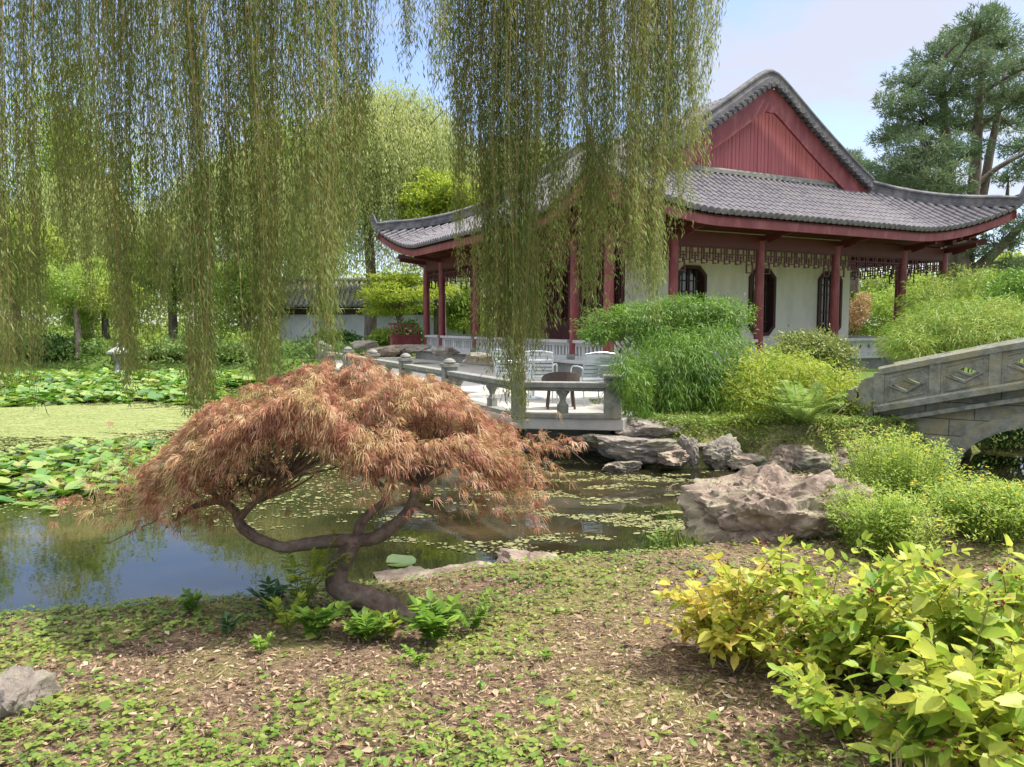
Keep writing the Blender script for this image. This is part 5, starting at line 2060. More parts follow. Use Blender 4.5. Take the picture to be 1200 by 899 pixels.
x, y, z = patch(60000, -5, 6, 2.3, 7.9, lambda x, y: np.clip(1.05 - .6 * green_density(x, y), .2, 1), rng)
n = len(x)
az = rng.uniform(0, 2 * PI, n)
d = np.stack([np.cos(az), np.sin(az), rng.normal(size=n) * .22], 1)
nr = np.stack([0 * az, 0 * az, np.ones(n)], 1) + rng.normal(size=(n, 3)) * .55
Ls = rng.gamma(2.6, .0078, n) + .006
tag(leaves('leaf_litter', np.stack([x, y, z + rng.uniform(.002, .014, n)], 1), d, nr, Ls, Ls * rng.uniform(.15, .5, n), 'litter', fold=.25),
    'brown fallen leaves and bark bits strewn over the near bank', 'leaf litter', kind='stuff')
x, y, z = patch(36000, -5, 6, 2.3, 7.0, lambda x, y: np.clip(.35 + .9 * np.exp(-(((x - .7) / 1.1) ** 2 + ((y - 3.9) / 1.3) ** 2)), 0, 1), rng)
n = len(x)
az = rng.uniform(0, 2 * PI, n)
d = np.stack([np.cos(az), np.sin(az), rng.uniform(-.05, .3, n)], 1)
tag(leaves('dry_grass', np.stack([x, y, z + .006], 1), d, rand_dir(n, rng) + [0, 0, 1], rng.uniform(.03, .11, n), rng.uniform(.0018, .004, n), 'straw', droop=.12),
    'dry straw coloured grass blades on the bare part of the near bank', 'dry grass', kind='stuff')
# green grass: sparse on the bank, thick along the water edge
x, y, z = patch(24000, -6, 6, 2.3, 7.9, lambda x, y: np.clip(.1 + .16 * green_density(x, y) + .75 * np.exp(-((pond_sd(x, y) - .12) / .13) ** 2), 0, 1), rng)
n = len(x)
az = rng.uniform(0, 2 * PI, n)
tilt = rng.uniform(.2, .9, n)
d = np.stack([np.cos(az) * tilt, np.sin(az) * tilt, np.ones(n)], 1)
tag(leaves('grass', np.stack([x, y, z - .004], 1), d, np.stack([np.cos(az), np.sin(az), 0 * az], 1) + rng.normal(size=(n, 3)) * .2, rng.uniform(.03, .1, n), rng.uniform(.002, .0045, n),
           'grass_leaf', droop=.2), 'short green grass fringing the near water edge', 'grass', kind='stuff')
# the island bank: low leaves and blades between the shrubs and the waterline rocks
n = 30000
x, y = rng.uniform(1.4, 6.6, n), 10.7 + 3.4 * rng.random(n) ** 1.5
k = (pond_sd(x, y) > .03) & (wob(x, y, 3, .2) > -.75)
x, y = x[k], y[k]
n = len(x)
az = rng.uniform(0, 2 * PI, n)
P0 = np.stack([x, y, ground_z(x, y) + rng.uniform(.01, .1, n)], 1)
tag(leaves('ground_cover', P0, np.stack([np.cos(az), np.sin(az), rng.uniform(-.3, .8, n)], 1), rng.normal(size=(n, 3)) * .4 + [0, 0, 1], rng.uniform(.03, .085, n), rng.uniform(.015, .035, n), 'cover_leaf'),
    'low leafy cover on the island bank above the waterline rocks', 'ground cover', kind='stuff')
n = 9000
x, y = rng.uniform(1.4, 6.6, n), 10.7 + 2.6 * rng.random(n)
k = (pond_sd(x, y) > .02) & (wob(x, y, 2.2, 1.2) > -.1)
x, y = x[k], y[k]
n = len(x)
az = rng.uniform(0, 2 * PI, n)
tl = rng.uniform(.2, 1.1, n)
tag(leaves('grass', np.stack([x, y, ground_z(x, y) - .01], 1), np.stack([np.cos(az) * tl, np.sin(az) * tl, np.ones(n)], 1), np.stack([np.cos(az), np.sin(az), 0 * az], 1) + rng.normal(size=(n, 3)) * .2,
           rng.uniform(.08, .26, n), rng.uniform(.005, .011, n), 'grass_leaf', droop=.3), 'long grass on the island bank around the fern', 'grass', kind='stuff')
# twigs
tw = MB()
x, y, z = patch(420, -4, 4, 2.4, 6, lambda x, y: np.full(len(x), .45), rng)
for a_, b_, c_ in zip(x, y, z):
    t = rng.uniform(0, 2 * PI)
    l = rng.uniform(.05, .2)
    tw.tube([(a_, b_, c_ + .006), (a_ + math.cos(t) * l / 2, b_ + math.sin(t) * l / 2, c_ + .014), (a_ + math.cos(t + .3) * l, b_ + math.sin(t + .3) * l, c_ + .008)], [.0028, .0022, .001], 4)
tag(tw.build('twig_litter', 'stem'), 'small dead twigs scattered on the near bank', 'twigs', kind='stuff')


def tuft(label, u, v, D, n, h, rng, mat='grass_leaf', spread=.12, w=.006):
    b = at(u, v, D)
    gz = float(ground_z(b.x, b.y))
    az = rng.uniform(0, 2 * PI, n)
    tl = rng.uniform(.05, .5, n)
    d = np.stack([np.cos(az) * tl, np.sin(az) * tl, np.ones(n)], 1)
    pos = np.stack([rng.normal(size=n) * spread, rng.normal(size=n) * spread * .6, np.zeros(n) - .01], 1)
    o = leaves('grass_tuft', pos, d, np.stack([np.cos(az), np.sin(az), 0 * az], 1), rng.uniform(h * .5, h, n), w, mat, droop=.18)
    o.location = (b.x, b.y, gz)
    tag(o, label, 'grass tuft')


tuft('thin grass tuft at the water edge left of the boulder', 800, 655, 6.6, 70, .42, rng, w=.005)
tuft('low grass tuft at the water edge below the left branch of the maple', 240, 708, 5.55, 60, .2, rng)
tuft('grass tuft at the water edge behind the sapling', 375, 695, 5.8, 50, .18, rng)
tuft('pale dry blades in front of the lower right shrub', 1075, 897, 2.45, 30, .3, rng, 'straw', .05, .007)
tuft('dry blades at the lower right corner edge', 1000, 895, 2.55, 14, .12, rng, 'straw', .06, .005)

# ------------------------------------------------------------------ on the water
def duckweed():
    rng = np.random.default_rng(71)
    # a film in mats: small floating flakes, thick on the left, thin streaks to the right
    n = 420000
    y = 6.2 + 26 * rng.random(n) ** 1.9
    x = rng.uniform(-1, .85, n) * (.72 * y + .5)
    ok = pond_sd(x, y) < -.02
    x, y = x[ok], y[ok]
    st = .5 + .5 * wob(x * .8, y * 2.2, 1.5, .3)
    st2 = .5 + .5 * wob(x * 1.2, y * 2.6, 3.1, 1.3)
    left = sstep(-1.0, -3.2, x + .12 * (y - 12))
    band = 1.9 * sstep(10.6, 12.6, y) * (1 - .8 * sstep(19.8, 21.5, y)) * left * sstep(.25, .55, st + .3 * st2)
    edge = .35 * left * sstep(7.9, 9.2, y)
    st3 = wob(x * 1.5, y * 3.4, 7.3, 2.3)
    fld = (st - .5) * 1.5 + (st2 - .5) * .9 + .16 * st3
    right = sstep(-2.2, .2, x) * sstep(6.6, 7.6, y) * sstep(.12, .34, fld) * (x < 4.5)
    mid = sstep(-3.5, -2, x) * .55 * sstep(.3, .55, fld) * sstep(6.9, 7.6, y) * (x < 0)
    k = np.maximum.reduce([band * .4 * (.75 + .5 * (st2 - .3)), edge * .5, right * .62, mid * .35])
    s = k > rng.random(len(x))
    x, y = x[s], y[s]
    n = len(x)
    sz = rng.gamma(2.0, .0045, n) * (1 + .06 * (y - 6)) + .004
    a = rng.uniform(0, 2 * PI, n)
    vs = []
    for j in range(6):
        t = a + j * PI / 3
        r = sz * rng.uniform(.7, 1.2, n)
        vs.append(np.stack([x + np.cos(t) * r, y + np.sin(t) * r, np.full(n, WZ + .005) + rng.uniform(0, .004, n)], 1))
    V = np.stack(vs, 1).reshape(-1, 3)
    F = np.arange(n * 6).reshape(n, 6)
    lf = x + .25 * (y - 7) * 0 < -2.9
    m1 = np.repeat(lf, 6)
    for nm, sel, mt, lb in (('duckweed', lf, 'weed', 'bright green duckweed film over the left side of the pond'),
                            ('algae', ~lf, 'scum', 'olive algae patches and floating bits on the right side of the pond')):
        mm = np.repeat(sel, 6)
        tag(np_mesh(nm, V[mm], np.arange(sel.sum() * 6).reshape(-1, 6), mt), lb, 'pond weed', kind='stuff')


duckweed()


def weed_mat_sheet():
    """continuous duckweed mat with a ragged outline, just above the water"""
    pts = []
    for a in np.linspace(0, 2 * PI, 900, endpoint=False):
        r = 1 + .1 * math.sin(3 * a + 1) + .09 * math.sin(7 * a) + .06 * math.sin(17 * a + 2) + .05 * math.sin(41 * a) + .04 * math.sin(83 * a + 1) + .03 * math.sin(120 * a)
        pts.append((-13.2 + 7.6 * r * math.cos(a), 16.3 + 3.5 * r * math.sin(a), WZ + .004))
    pts = [p for p in pts]
    me = MB()
    cen = (-13.2, 16.3, WZ + .004)
    me.add([cen] + pts, [(0, i + 1, (i + 1) % len(pts) + 1) for i in range(len(pts))])
    m, nt, out = new_mat('weed_mat')
    L = nt.links.new
    tc = nd(nt, 'ShaderNodeTexCoord')
    mp = nd(nt, 'ShaderNodeMapping')
    mp.inputs['Scale'].default_value = (1, 2.4, 1)
    L(tc.outputs['Object'], mp.inputs[0])
    ns = nd(nt, 'ShaderNodeTexNoise')
    ns.inputs['Scale'].default_value = 2.2
    ns.inputs['Detail'].default_value = 9
    ns.inputs['Roughness'].default_value = .7
    L(mp.outputs[0], ns.inputs['Vector'])
    rp = ramp(nt, [(.09, .12, .03), (.165, .2, .045), (.22, .25, .075), (.19, .215, .06)], [.3, .4, .55, .72])
    L(ns.outputs['Fac'], rp.inputs[0])
    p = nd(nt, 'ShaderNodeBsdfPrincipled')
    L(rp.outputs[0], p.inputs['Base Color'])
    p.inputs['Roughness'].default_value = .7
    L(p.outputs[0], out.inputs[0])
    M['weed_mat'] = m
    tag(me.build('duckweed_mat', 'weed_mat'), 'wide pale green duckweed mat on the left of the pond', 'pond weed', kind='stuff')


weed_mat_sheet()


def lily_pads():
    """water lily pads: many overlapping round notched leaves; the nearest ones are single pads, the rest two beds"""
    rng = np.random.default_rng(81)

    def pads(x, y, r, lift_):
        n = len(x)
        a0 = rng.uniform(0, 2 * PI, n)
        tx, ty = rng.normal(size=n) * .22, rng.normal(size=n) * .22
        cz = WZ + .012 + lift_
        vs = [np.stack([x, y, cz - .015], 1)]
        K = 13
        for j in range(K):
            t = a0 + .14 + (2 * PI - .28) * j / (K - 1)
            dx, dy = np.cos(t) * r, np.sin(t) * r
            vs.append(np.stack([x + dx, y + dy, np.maximum(WZ + .01, cz + dx * tx + dy * ty + r * .1 * np.sin(3 * t))], 1))
        V = np.stack(vs, 1)
        return V

    def build(name, x, y, r, lf, lab, kind=None, cat='lily pad', group=None):
        V = pads(x, y, r, lf)
        n = len(x)
        b = np.arange(n)[:, None] * 14
        F = np.concatenate([b + np.array([0, j, j + 1]) for j in range(1, 13)])
        return tag(np_mesh(name, V.reshape(-1, 3), F, 'lily_leaf', smooth=True), lab, cat, group, kind)
    # near bed
    n = 4200
    y = rng.uniform(8.0, 12.8, n)
    x = rng.uniform(-11, -3.8, n)
    c = (x < -2.7 - .2 * y + .35 * np.sin(y * 3)) & (y > 8.35 + .3 * np.sin(x * 2) + .25 * (x + 6.5)) & (y < 12.3 + .4 * np.sin(x * 1.7)) & (pond_sd(x, y) < -.1)
    x, y = x[c], y[c]
    m = min(len(x), 1700)
    x, y = x[:m], y[:m]
    build('lily_bed', x, y, rng.uniform(.06, .125, m), rng.uniform(.0, .22, m) * rng.random(m), 'near bed of crowded glossy lily pads at the left edge of the pond', 'stuff', 'lily pads')
    # far bed
    n = 9500
    y = rng.uniform(19, 31, n)
    x = rng.uniform(-24, -7, n)
    c = (x < -4.2 - .28 * y + .5 * np.sin(y) + 2.2) & (pond_sd(x, y) < -.2) & (y > 19.6 + .7 * np.sin(x * 1.1))
    x, y = x[c], y[c]
    m = len(x)
    build('lily_bed', x, y, rng.uniform(.09, .19, m), rng.uniform(0, .3, m) * rng.random(m), 'far bed of lily pads below the far bank on the left', 'stuff', 'lily pads')
    for u, v, lab in ((30, 592, 'flat lily pad floating nearest the camera at the left'), (62, 597, 'dark flat lily pad just right of the nearest one'),
                      (735 - 265, 660, 'single pale lily pad floating behind the maple trunk'), (140, 560, 'lily pad at the right tip of the near lily bed')):
        D = (EYE - WZ) / (-(at(0, v, 1).z - EYE))
        p = at(u, v, D)
        build('lily_pad', np.array([p.x]), np.array([p.y]), np.array([.13]), np.array([.004]), lab, None)


lily_pads()

# ------------------------------------------------------------------ chairs on the terrace
def arm_chair(loc, rz, label):
    root = empty('terrace_chair', loc, label, 'chair', rz, 'slatted metal chairs on the terrace')
    fr = MB()
    r = .013
    for sx in (-1, 1):
        x = sx * .27
        fr.tube([Vector(p) for p in bez([(x, -.26, 0), (x, -.27, .35), (x, -.24, .62), (x, -.05, .665), (x, .18, .65), (x, .24, .62)], 16)], r, 8)
        fr.tube([Vector(p) for p in bez([(x, .3, 0), (x, .24, .3), (x, .2, .45), (x, .25, .66), (x, .33, .88)], 16)], r, 8)
    fr.tube([(-.27, .33, .88), (-.1, .345, .905), (.1, .345, .905), (.27, .33, .88)], r, 8)
    fr.tube([(-.27, -.25, .43), (.27, -.25, .43)], r, 8)
    fr.tube([(-.27, .21, .42), (.27, .21, .42)], r, 8)
    fr.build('frame', 'metal', root, True)
    st = MB()
    for i in range(7):
        y = -.22 + i * .07
        st.box((0, y, .445 - .012 * math.sin(i / 6 * PI)), (.52, .05, .012))
    st.build('seat', 'metal', root, bevel=.003)
    bk = MB()
    for i in range(6):
        z = .52 + i * .066
        y = .215 + (z - .45) * .27
        pts = [(-.26, y, z), (-.1, y + .025, z), (.1, y + .025, z), (.26, y, z)]
        bk.sweep([Vector(p) for p in pts], [(-.006, -.022), (.006, -.022), (.006, .022), (-.006, .022)])
    bk.build('backrest', 'metal', root)
    return root


c = at(693, 452, 13.2)
arm_chair((c.x, 13.2, TZ), R(200), 'silver slatted chair nearest the feathery shrub on the terrace')
c = at(633, 452, 13.9)
arm_chair((c.x, 13.9, TZ), R(168), 'silver slatted chair behind the willow tips, middle of the three')
c = at(600, 450, 14.8)
arm_chair((c.x, 14.8, TZ), R(120), 'silver slatted chair farthest left and deepest on the terrace')
c = at(657, 452, 12.6)
root = empty('wicker_chair', (c.x, 12.6, TZ), 'dark brown round backed wicker chair behind the stone rail', 'chair', R(180))
mb = MB()
prof_ = []
pts = []
for a in np.linspace(0, PI, 15):
    pts.append((.27 * math.cos(a), .25 * 1))
arc = [(.29 * math.cos(a), .26 * math.sin(a), 0) for a in np.linspace(-.3, PI + .3, 22)]
vs, fs = [], []
for i, (x, y, _) in enumerate(arc):
    t = i / 21
    h = .4 + .22 * math.sin(PI * t) ** .7
    for k in (0, .025):
        s = 1 + k / .27
        vs += [(x * s, y * s, .3), (x * s, y * s, h)]
for i in range(21):
    o, q = i * 4, i * 4 + 4
    fs += [(o, q, q + 1, o + 1), (o + 2, o + 3, q + 3, q + 2), (o + 1, q + 1, q + 3, o + 3), (o, o + 2, q + 2, q)]
mb.add(vs, fs)
mb.build('backrest', 'wicker', root)
MB().lathe((0, 0, .3), [(.25, 0), (.27, .03), (.26, .09), (.2, .12)], 20).build('seat', 'wicker', root)
for sx in (-1, 1):
    for sy in (-1, 1):
        MB().tube([(sx * .19, sy * .17, .31), (sx * .22, sy * .2, 0)], .018, 8).build('leg', 'wicker', root)
c = at(618, 452, 14.6)
root = empty('round_table', (c.x + .1, 14.2, TZ), 'small round metal table among the silver chairs', 'table')
MB().lathe((0, 0, .7), [(.36, 0), (.375, .01), (.375, .03), (.36, .035)], 28).build('table_top', 'metal', root)
MB().lathe((0, 0, 0), [(.2, 0), (.2, .02), (.03, .05), (.028, .7)], 16).build('pedestal', 'metal', root)

# ------------------------------------------------------------------ far side: lantern, garden wall, hall roof behind
c = at(140, 432, 33)
root = empty('stone_lantern', (c.x, 33, float(ground_z(c.x, 33)) - .03), 'pale round topped stone lantern on the far bank', 'lantern')
MB().lathe((0, 0, 0), [(.34, 0), (.34, .12), (.16, .18), (.14, .5), (.24, .56)], 14).build('base', 'pale_cap', root)
MB().lathe((0, 0, .56), [(.24, 0), (.27, .05), (.27, .3), (.24, .34)], 8).build('lantern_house', 'stone', root)
MB().lathe((0, 0, .9), [(.48, 0), (.46, .08), (.25, .22), (.1, .28), (.06, .34), (.1, .4), (.05, .48)], 16).build('cap', 'pale_cap', root)

hs = empty('garden_hall', (-7.2, 43, .1), 'long low white hall with a grey tiled roof beyond the pond', 'building', R(3))
MB().box((0, 0, 1.15), (10.5, 4, 2.3)).build('wall', 'whitewash', hs)
mb = MB()
mb.box((0, -2.04, 2.16), (10.5, .06, .3))  # dark strip standing in for the shadow under the hall's eave
mb.build('eave_shade', 'wood_dark', hs)
mb = MB()
mb.add([(-5.7, -2.7, 2.42), (5.7, -2.7, 2.42), (5.7, 0, 3.8), (-5.7, 0, 3.8), (-5.7, 2.7, 2.42), (5.7, 2.7, 2.42)], [(0, 1, 2, 3), (3, 2, 5, 4), (0, 4, 5, 1), (0, 3, 4), (1, 5, 2)])
for x in np.arange(-5.6, 5.7, .28):
    mb.tube([(x, -2.75, 2.44), (x, 0, 3.85)], .09, 7)
mb.tube([(-5.75, 0, 3.92), (5.75, 0, 3.92)], .15, 8)
rf = mb.build('roof', 'stone', hs)

# ------------------------------------------------------------------ trees
def crown_tree(name, label, base, trunk_h, trunk_r, clumps, n, L, W, mat, lean=(0, 0), cat='tree', limbs=9, bark='bark', seed=1, drop_dir=0.0, upbias=.6, group=None, shell=.5):
    rng = np.random.default_rng(seed)
    bx, by = base
    gz = float(ground_z(bx, by)) - .05
    root = empty(name, (bx, by, gz), label, cat, 0, group)
    O = np.array([bx, by, gz])
    tr = MB()
    top = Vector((lean[0], lean[1], trunk_h))
    q = bez([(0, 0, -.1), (lean[0] * .2, lean[1] * .2, trunk_h * .35), (lean[0] * .6, lean[1] * .6, trunk_h * .7), list(top)], 12)
    tr.tube([Vector(p) for p in q], [trunk_r * (1.25 if i == 0 else 1) * (1 - .5 * i / 11) for i in range(12)], 10)
    c = np.array(clumps, float)
    for i in range(min(limbs, len(c))):
        e = Vector(c[i, :3] - O)
        s = Vector(q[rng.integers(5, 12)])
        m = s.lerp(e, .5) + Vector((0, 0, .3))
        p = bez([list(s), list(m), list(e)], 8)
        tr.tube([Vector(x) for x in p], [trunk_r * .45 * (1 - .8 * k / 7) for k in range(8)], 6)
    tr.build('trunk', bark, root, True)
    pos, d = blob_points(n, c, rng, shell)
    sz_ = 2.4 / max(.4, c[:, 3:6].mean())
    gap = wob(pos[:, 0] + .5 * pos[:, 1], pos[:, 2] * 1.3 + .4 * pos[:, 1], sz_, seed) + .4 * rng.normal(size=len(pos))
    ok = (pos[:, 2] > gz + .1) & (gap > -.5)
    pos, d = pos[ok], d[ok]
    m = len(pos)
    dv = unit(d * .5 + rng.normal(size=(m, 3)) * .6 + np.array([0, 0, -drop_dir]))
    nr = unit(d * .7 + np.array([0, 0, upbias]) + rng.normal(size=(m, 3)) * .5)
    leaves('crown', pos - O, dv, nr, rng.uniform(L * .6, L * 1.3, m), rng.uniform(W * .6, W * 1.3, m), mat, root)
    return root


def tree_px(label, u, vtop, vbase, D, wu, n, L, W, mat, seed, name='tree', nclump=16, trunk_frac=.3, **kw):
    """broadleaf tree: crown between vtop and vbase (photo rows), half-width wu pixels, at distance D"""
    flat = kw.pop('flat', 1.0)
    rng = np.random.default_rng(seed + 500)
    k = D / FPX
    zt, zb = at(u, vtop, D).z, at(u, vbase, D).z
    cx = at(u, 300, D).x
    cz, rz_ = (zt + zb) / 2, (zt - zb) / 2
    cl_ = clump_set((cx, D, cz), (wu * k, wu * k * .9, rz_), int(nclump * 1.9), .3, rng, low=-.9)
    cl_ = [(q[0], q[1], q[2], q[3], q[4], q[5] * flat) for q in cl_]
    return crown_tree(name, label, (cx, D), max(1.0, zt * .7), .03 * zt + .06, cl_, n, L, W, mat, seed=seed, **kw)


def hanging_tree(label, u, vtop, D, wu, vlow, ns, seed, mat='far_willow_leaf', trunk_u=None, leaf=.14):
    rng = np.random.default_rng(seed)
    k = D / FPX
    cx = at(u, 300, D).x
    ztop = at(u, vtop, D).z
    zlow = at(u, vlow, D).z
    bx = at(trunk_u or u, 300, D).x
    gz = float(ground_z(bx, D)) - .05
    root = empty('willow_tree', (bx, D, gz), label, 'tree')
    O = np.array([bx, D, gz])
    P_, D_, N_, L_ = [], [], [], []
    Rw = wu * k
    tr = MB()
    zc = ztop - Rw * .75
    tr.tube([Vector(p) for p in bez([(0, 0, -.1), (.1, 0, (zc - gz) * .4), (0, 0, (zc - gz) * .8), (cx - bx, 0, ztop - gz - .8)], 10)], [.34 - .026 * i for i in range(10)], 9)
    for i in range(ns):
        a = rng.uniform(0, 2 * PI)
        r = math.sqrt(rng.random())
        g = int(rng.integers(0, 9))
        a = a * .35 + g * .698 + .1 * r
        x, y = Rw * r * math.cos(a) * (1 + .2 * math.sin(g * 2.1)), Rw * .8 * r * math.sin(a)
        z0 = ztop - (ztop - zc) * 1.2 * r ** 2.2 - rng.random() * 1.3 - .7 * math.sin(g * 1.7) * r
        ln = rng.uniform(.5, 1.0) * (z0 - zlow) * (.4 + .6 * r) * (.75 + .25 * math.sin(g * 1.3))
        m = int(ln / .075) + 3
        t = rng.random(m)
        bulge = np.sqrt(t) * .5
        P_.append(np.stack([cx + x + math.cos(a) * bulge + rng.normal(size=m) * .09, D + y + math.sin(a) * bulge + rng.normal(size=m) * .09, z0 - ln * t], 1))
        az = rng.uniform(0, 2 * PI, m)
        D_.append(np.stack([np.cos(az) * .55, np.sin(az) * .55, -np.ones(m)], 1))
        N_.append(np.stack([np.cos(az), np.sin(az), .6 + 0 * az], 1) + rng.normal(size=(m, 3)) * .4)
        L_.append(rng.uniform(leaf * .6, leaf * 1.3, m))
        if i % 40 == 0:
            s = Vector((0, 0, (zc - gz) * rng.uniform(.6, .95)))
            e = Vector((cx + x - bx, y, z0 - gz))
            tr.tube([Vector(p) for p in bez([list(s), list(s.lerp(e, .5) + Vector((0, 0, .5))), list(e)], 7)], [.09 - .012 * j for j in range(7)], 5, False)
    L_ = np.concatenate(L_)
    leaves('crown', np.concatenate(P_) - O, np.concatenate(D_), np.concatenate(N_), L_, L_ * .26, mat, root)
    tr.build('trunk', 'bark', root, True)


hanging_tree('tall pale green weeping willow standing beyond the pond left of the pavilion', 455, 92, 39, 98, 375, 2600, 3, trunk_u=432, leaf=.17)
hanging_tree('second weeping willow beyond the pond behind the left curtain of strands', 285, 165, 44, 95, 385, 2000, 4, leaf=.18)
hanging_tree('broad weeping willow on the far bank near the left edge', 95, 195, 46, 85, 390, 1900, 5, leaf=.18)
hanging_tree('far weeping willow rising behind the pavilion roof, seen between strands', 615, 150, 60, 85, 330, 1500, 6, leaf=.24)
tree_px('bright lime green tree behind the left corner of the pavilion roof', 515, 195, 290, 36, 50, 20000, .17, .085, 'lime_leaf', 11, nclump=26, flat=.6)
tree_px('low bright green maple in front of the garden wall beside the pavilion corner', 468, 312, 375, 34.5, 60, 14000, .16, .06, 'lime_leaf', 12, nclump=26, flat=.38, name='maple_tree')
tree_px('green small tree seen between the pavilion corner columns', 545, 330, 400, 40, 40, 9000, .18, .08, 'light_leaf', 13)
tree_px('leafy green tree on the far bank at the left edge', 15, 230, 400, 40, 60, 14000, .24, .1, 'light_leaf', 14)
tree_px('light green small tree on the far bank behind the lantern', 120, 300, 395, 37, 55, 15000, .18, .08, 'light_leaf', 15)
tree_px('yellow green tree in the far gap left of the garden wall', 200, 250, 380, 43, 55, 14000, .22, .1, 'light_leaf', 16)
tree_px('leafy tree on the far bank in front of the garden wall end', 285, 300, 395, 39, 45, 11000, .2, .09, 'light_leaf', 17)
tree_px('broad pale green tree far behind the left willows', 95, 75, 380, 58, 75, 18000, .34, .17, 'light_leaf', 18)
tree_px('broad pale green tree far behind the garden hall', 345, 110, 370, 60, 85, 18000, .34, .17, 'light_leaf', 19)
tree_px('broad pale tree at the far left beyond the pond', -60, 60, 380, 60, 90, 16000, .34, .17, 'light_leaf', 20)
tree_px('green tree far behind the pavilion roof on the left', 560, 235, 370, 58, 75, 13000, .32, .15, 'tree_leaf', 21)
tree_px('tall round tree out past the left edge of the far bank', -90, 150, 390, 45, 90, 14000, .3, .14, 'light_leaf', 22)
tree_px('green tree beyond the right end of the pavilion gallery', 1060, 300, 390, 52, 60, 11000, .26, .12, 'light_leaf', 23)
tree_px('green tree at the far right below the pine', 1190, 285, 370, 40, 50, 11000, .22, .1, 'light_leaf', 24)
# far-off wood closing the view behind everything on the left
rng = np.random.default_rng(77)
cw = [(at(u, 350, 64).x, 64 + 5 * rng.random(), 1.5 + 2.2 * rng.random(), 3.4, 2.4, 3.0 + 2.0 * rng.random()) for u in range(-260, 760, 26)]
pos, d = blob_points(42000, cw, rng)
ok = pos[:, 2] > .2
pos, d = pos[ok], d[ok]
m = len(pos)
tag(leaves('woods', pos, unit(d * .5 + rng.normal(size=(m, 3)) * .6), unit(d + [0, 0, .6] + rng.normal(size=(m, 3)) * .5), rng.uniform(.25, .5, m), rng.uniform(.12, .24, m), 'light_leaf'),
    'far-off green wood closing the view beyond the pond', 'wood', kind='stuff')
# shrubs on the far bank
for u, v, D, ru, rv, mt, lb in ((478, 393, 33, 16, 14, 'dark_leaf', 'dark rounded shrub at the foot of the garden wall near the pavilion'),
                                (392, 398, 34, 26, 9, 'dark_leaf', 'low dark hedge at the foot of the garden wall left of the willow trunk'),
                                (452, 396, 34, 16, 8, 'light_leaf', 'low lighter shrub right of the far willow trunk'),
                                (62, 412, 35, 26, 18, 'dark_leaf', 'dark shrub on the far bank left of the slim pinkish trunk'),
                                (105, 408, 36, 18, 16, 'light_leaf', 'light green shrub on the far bank left of the lantern'),
                                (10, 408, 35, 24, 20, 'tree_leaf', 'green shrub on the far bank at the left edge'),
                                (178, 410, 35, 22, 16, 'light_leaf', 'yellow green shrub on the far bank right of the lantern'),
                                (230, 408, 35, 26, 18, 'tree_leaf', 'mid green shrub on the far bank behind the thickest willow strand'),
                                (290, 408, 34.5, 30, 16, 'light_leaf', 'light shrub on the far bank left of the wall')):
    shrub('shrub', lb, 'shrub', [cl(u, v, D, ru, rv), cl(u - ru * .5, v + 3, D - .3, ru * .6, rv * .8), cl(u + ru * .5, v + 2, D - .2, ru * .65, rv * .85)], 5000, .16, .08, mt, stems=8)
# undergrowth between the far shrubs and the water
rng = np.random.default_rng(78)
n = 26000
x, y = rng.uniform(-27, -5.5, n), rng.uniform(29.5, 37.5, n)
sd_ = pond_sd(x, y)
k = (sd_ > -.15) & (wob(x, y, .9, .5) + .5 * wob(x, y, 2.3, 1.5) > -.45)
x, y, sd_ = x[k], y[k], sd_[k]
n = len(x)
hh = (.25 + .35 * (wob(x, y, 1.3, 3.1) + 1)) * rng.random(n) ** .6
tag(leaves('undergrowth', np.stack([x, y, np.maximum(WZ, ground_z(x, y)) + hh], 1), rng.normal(size=(n, 3)) + [0, 0, .3], rng.normal(size=(n, 3)) * .5 + [0, -.3, 1], rng.uniform(.14, .3, n), rng.uniform(.05, .12, n),
           'tree_leaf'), 'low green undergrowth along the far bank', 'undergrowth', kind='stuff')
# slim reddish trunk on the far bank
c = at(92, 420, 34.5)
tk = empty('young_tree', (c.x, 34.5, float(ground_z(c.x, 34.5))), 'slim tree with a pinkish bare trunk on the far bank', 'tree')
MB().tube([(0, 0, -.1), (.05, 0, 1.0), (-.02, 0, 2.0), (.1, 0, 3.2)], [.14, .12, .1, .06], 8).build('trunk', 'warm_rock', tk, True)
pos, d = blob_points(5000, [(0, 0, 3.2, 1.5, 1.3, .8), (.7, .2, 2.6, 1.0, .9, .5), (-.8, 0, 2.9, .9, .8, .5)], np.random.default_rng(9))
leaves('crown', pos, unit(d + RNG.normal(size=d.shape) * .5), d + [0, 0, .5], .16, .07, 'light_leaf', tk)


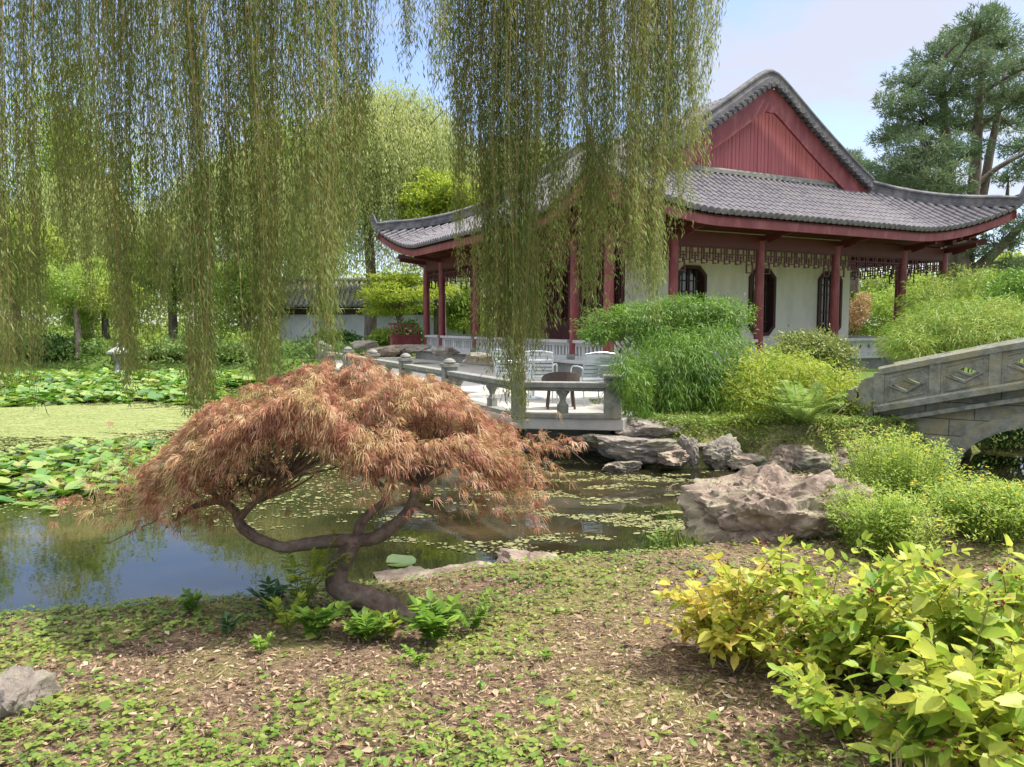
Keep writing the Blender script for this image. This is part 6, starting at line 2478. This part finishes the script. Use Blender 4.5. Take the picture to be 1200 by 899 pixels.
# pines at the right
def pine(label, u, D, vtop, trunk, boughs, seed, tuft_n=1.0, bark='bark'):
    """trunk: list of stems [(u, v, r)...]; boughs: (u, v, half-width px, half-height px, tufts)"""
    rng = np.random.default_rng(seed)
    b = at(u, 350, D)
    gz = float(ground_z(b.x, D)) - .1
    root = empty('pine_tree', (b.x, D, gz), label, 'tree')
    O = Vector((b.x, D, gz))
    tr = MB()
    stems = []
    for st in trunk:
        pts = [[*(at(uu, vv, D + dd) - O), r] for uu, vv, dd, r in st]
        if st is trunk[0]:
            pts[0][2] = -.1
        q = bez(pts, 24)
        tr.tube([Vector(p[:3]) for p in q], [max(.02, p[3]) for p in q], 9)
        stems.append(q[:, :3])
    sp = np.concatenate(stems)
    P_, D_, N_, L_ = [], [], [], []
    for uu, vv, hu, hv, nt_ in boughs:
        dd = rng.normal() * 1.6
        c = np.array(at(uu, vv, D + dd) - O)
        k = D / FPX
        low = sp[sp[:, 2] < c[2] + .3]
        low = low if len(low) else sp
        s = low[np.argmin(np.linalg.norm(low - c - np.array([0, 0, -.8]), axis=1))]
        p = bez([s, (s + c) / 2 + np.array([0, 0, .1]), c], 8)
        tr.tube([Vector(x) for x in p], [.085 - .009 * j for j in range(8)], 5, False)
        nt_ = int(nt_ * 1.2)
        dv = rand_dir(nt_, rng)
        r = rng.random(nt_) ** .45
        cen = c + dv * r[:, None] * np.array([hu * k, min(hu * k, 1.9), hv * k * .72])
        cen[:, 2] += .18 * np.sin(cen[:, 0] * 3.1) * np.cos(cen[:, 1] * 2.3)
        for j in range(0, nt_, 9):
            tr.tube([Vector(p[5]), Vector((p[7] + cen[j]) / 2 + np.array([0, 0, -.08])), Vector(cen[j])], [.03, .022, .012], 4, False)
        for j in range(12):
            a = unit(rng.normal(size=(nt_, 3)) + dv * .9 + np.array([0, 0, .45]))
            P_.append(cen + rng.normal(size=cen.shape) * .05)
            D_.append(a)
            N_.append(rng.normal(size=(nt_, 3)))
            L_.append(rng.uniform(.14, .28, nt_))
    L_ = np.concatenate(L_)
    leaves('crown', np.concatenate(P_), np.concatenate(D_), np.concatenate(N_), L_, .036, 'pine_leaf', root)
    tr.build('trunk', bark, root, True)


rng = np.random.default_rng(91)
bo = [(1150, 30, 34, 14, 130), (1128, 48, 38, 18, 160), (1172, 50, 40, 18, 170), (1095, 68, 36, 18, 150), (1140, 80, 44, 20, 180), (1186, 82, 40, 20, 170), (1068, 95, 34, 18, 150),
      (1110, 108, 44, 20, 190), (1160, 112, 46, 20, 180), (1204, 112, 36, 20, 140), (1052, 122, 28, 14, 110), (1078, 140, 44, 20, 190), (1125, 142, 42, 18, 160), (1178, 146, 40, 16, 130),
      (1048, 160, 30, 16, 130), (1086, 172, 42, 20, 190), (1130, 178, 30, 14, 90), (1195, 172, 34, 12, 90), (1060, 195, 40, 18, 190), (1098, 208, 36, 18, 160), (1072, 222, 44, 16, 160),
      (1040, 212, 28, 16, 120), (1182, 208, 30, 9, 50), (1210, 195, 30, 14, 80), (1120, 222, 22, 10, 60), (1150, 262, 26, 10, 50), (1175, 285, 34, 12, 90), (1200, 265, 26, 14, 90), (1140, 296, 30, 12, 70),
      (1110, 275, 24, 12, 70), (1190, 312, 34, 12, 80), (1225, 240, 30, 16, 80), (1160, 20, 16, 10, 50), (1225, 70, 30, 20, 100), (1230, 130, 30, 20, 100)]
pine('tall open crowned pine with several bare stems at the upper right', 1128, 31,
     20, [[(1128, 350, 0, .52), (1124, 310, 0, .42), (1116, 270, 0, .3), (1112, 220, 0, .26), (1108, 160, 0, .2), (1104, 100, 0, .12), (1102, 70, 0, .05)],
          [(1126, 318, 0, .3), (1136, 270, .3, .26), (1142, 210, .4, .23), (1146, 140, .4, .18), (1150, 80, .4, .1), (1152, 25, .4, .04)],
          [(1136, 275, .3, .2), (1150, 235, .6, .18), (1160, 180, .8, .16), (1172, 120, .9, .1), (1180, 60, 1, .04)],
          [(1130, 328, 0, .26), (1150, 310, -.4, .22), (1172, 290, -.8, .18), (1200, 262, -1, .12), (1235, 235, -1, .06)],
          [(1146, 215, .4, .12), (1172, 195, .4, .1), (1210, 175, .3, .05)], [(1144, 250, .4, .1), (1175, 236, .5, .07), (1215, 222, .5, .04)]], bo, 92)
bo2 = [(1000, 180, 10, 8, 40), (992, 190, 16, 9, 70), (1008, 196, 18, 10, 80), (985, 204, 18, 10, 70), (1012, 212, 22, 12, 90), (995, 222, 26, 12, 100), (1020, 228, 22, 12, 80), (1000, 245, 30, 14, 110)]
pine('smaller pine behind the right slope of the gable', 1002, 42, 172, [[(1002, 350, 0, .3), (1002, 280, 0, .25), (1000, 230, 0, .16), (1000, 178, 0, .04)]], bo2, 93)

bpy.context.view_layer.update()
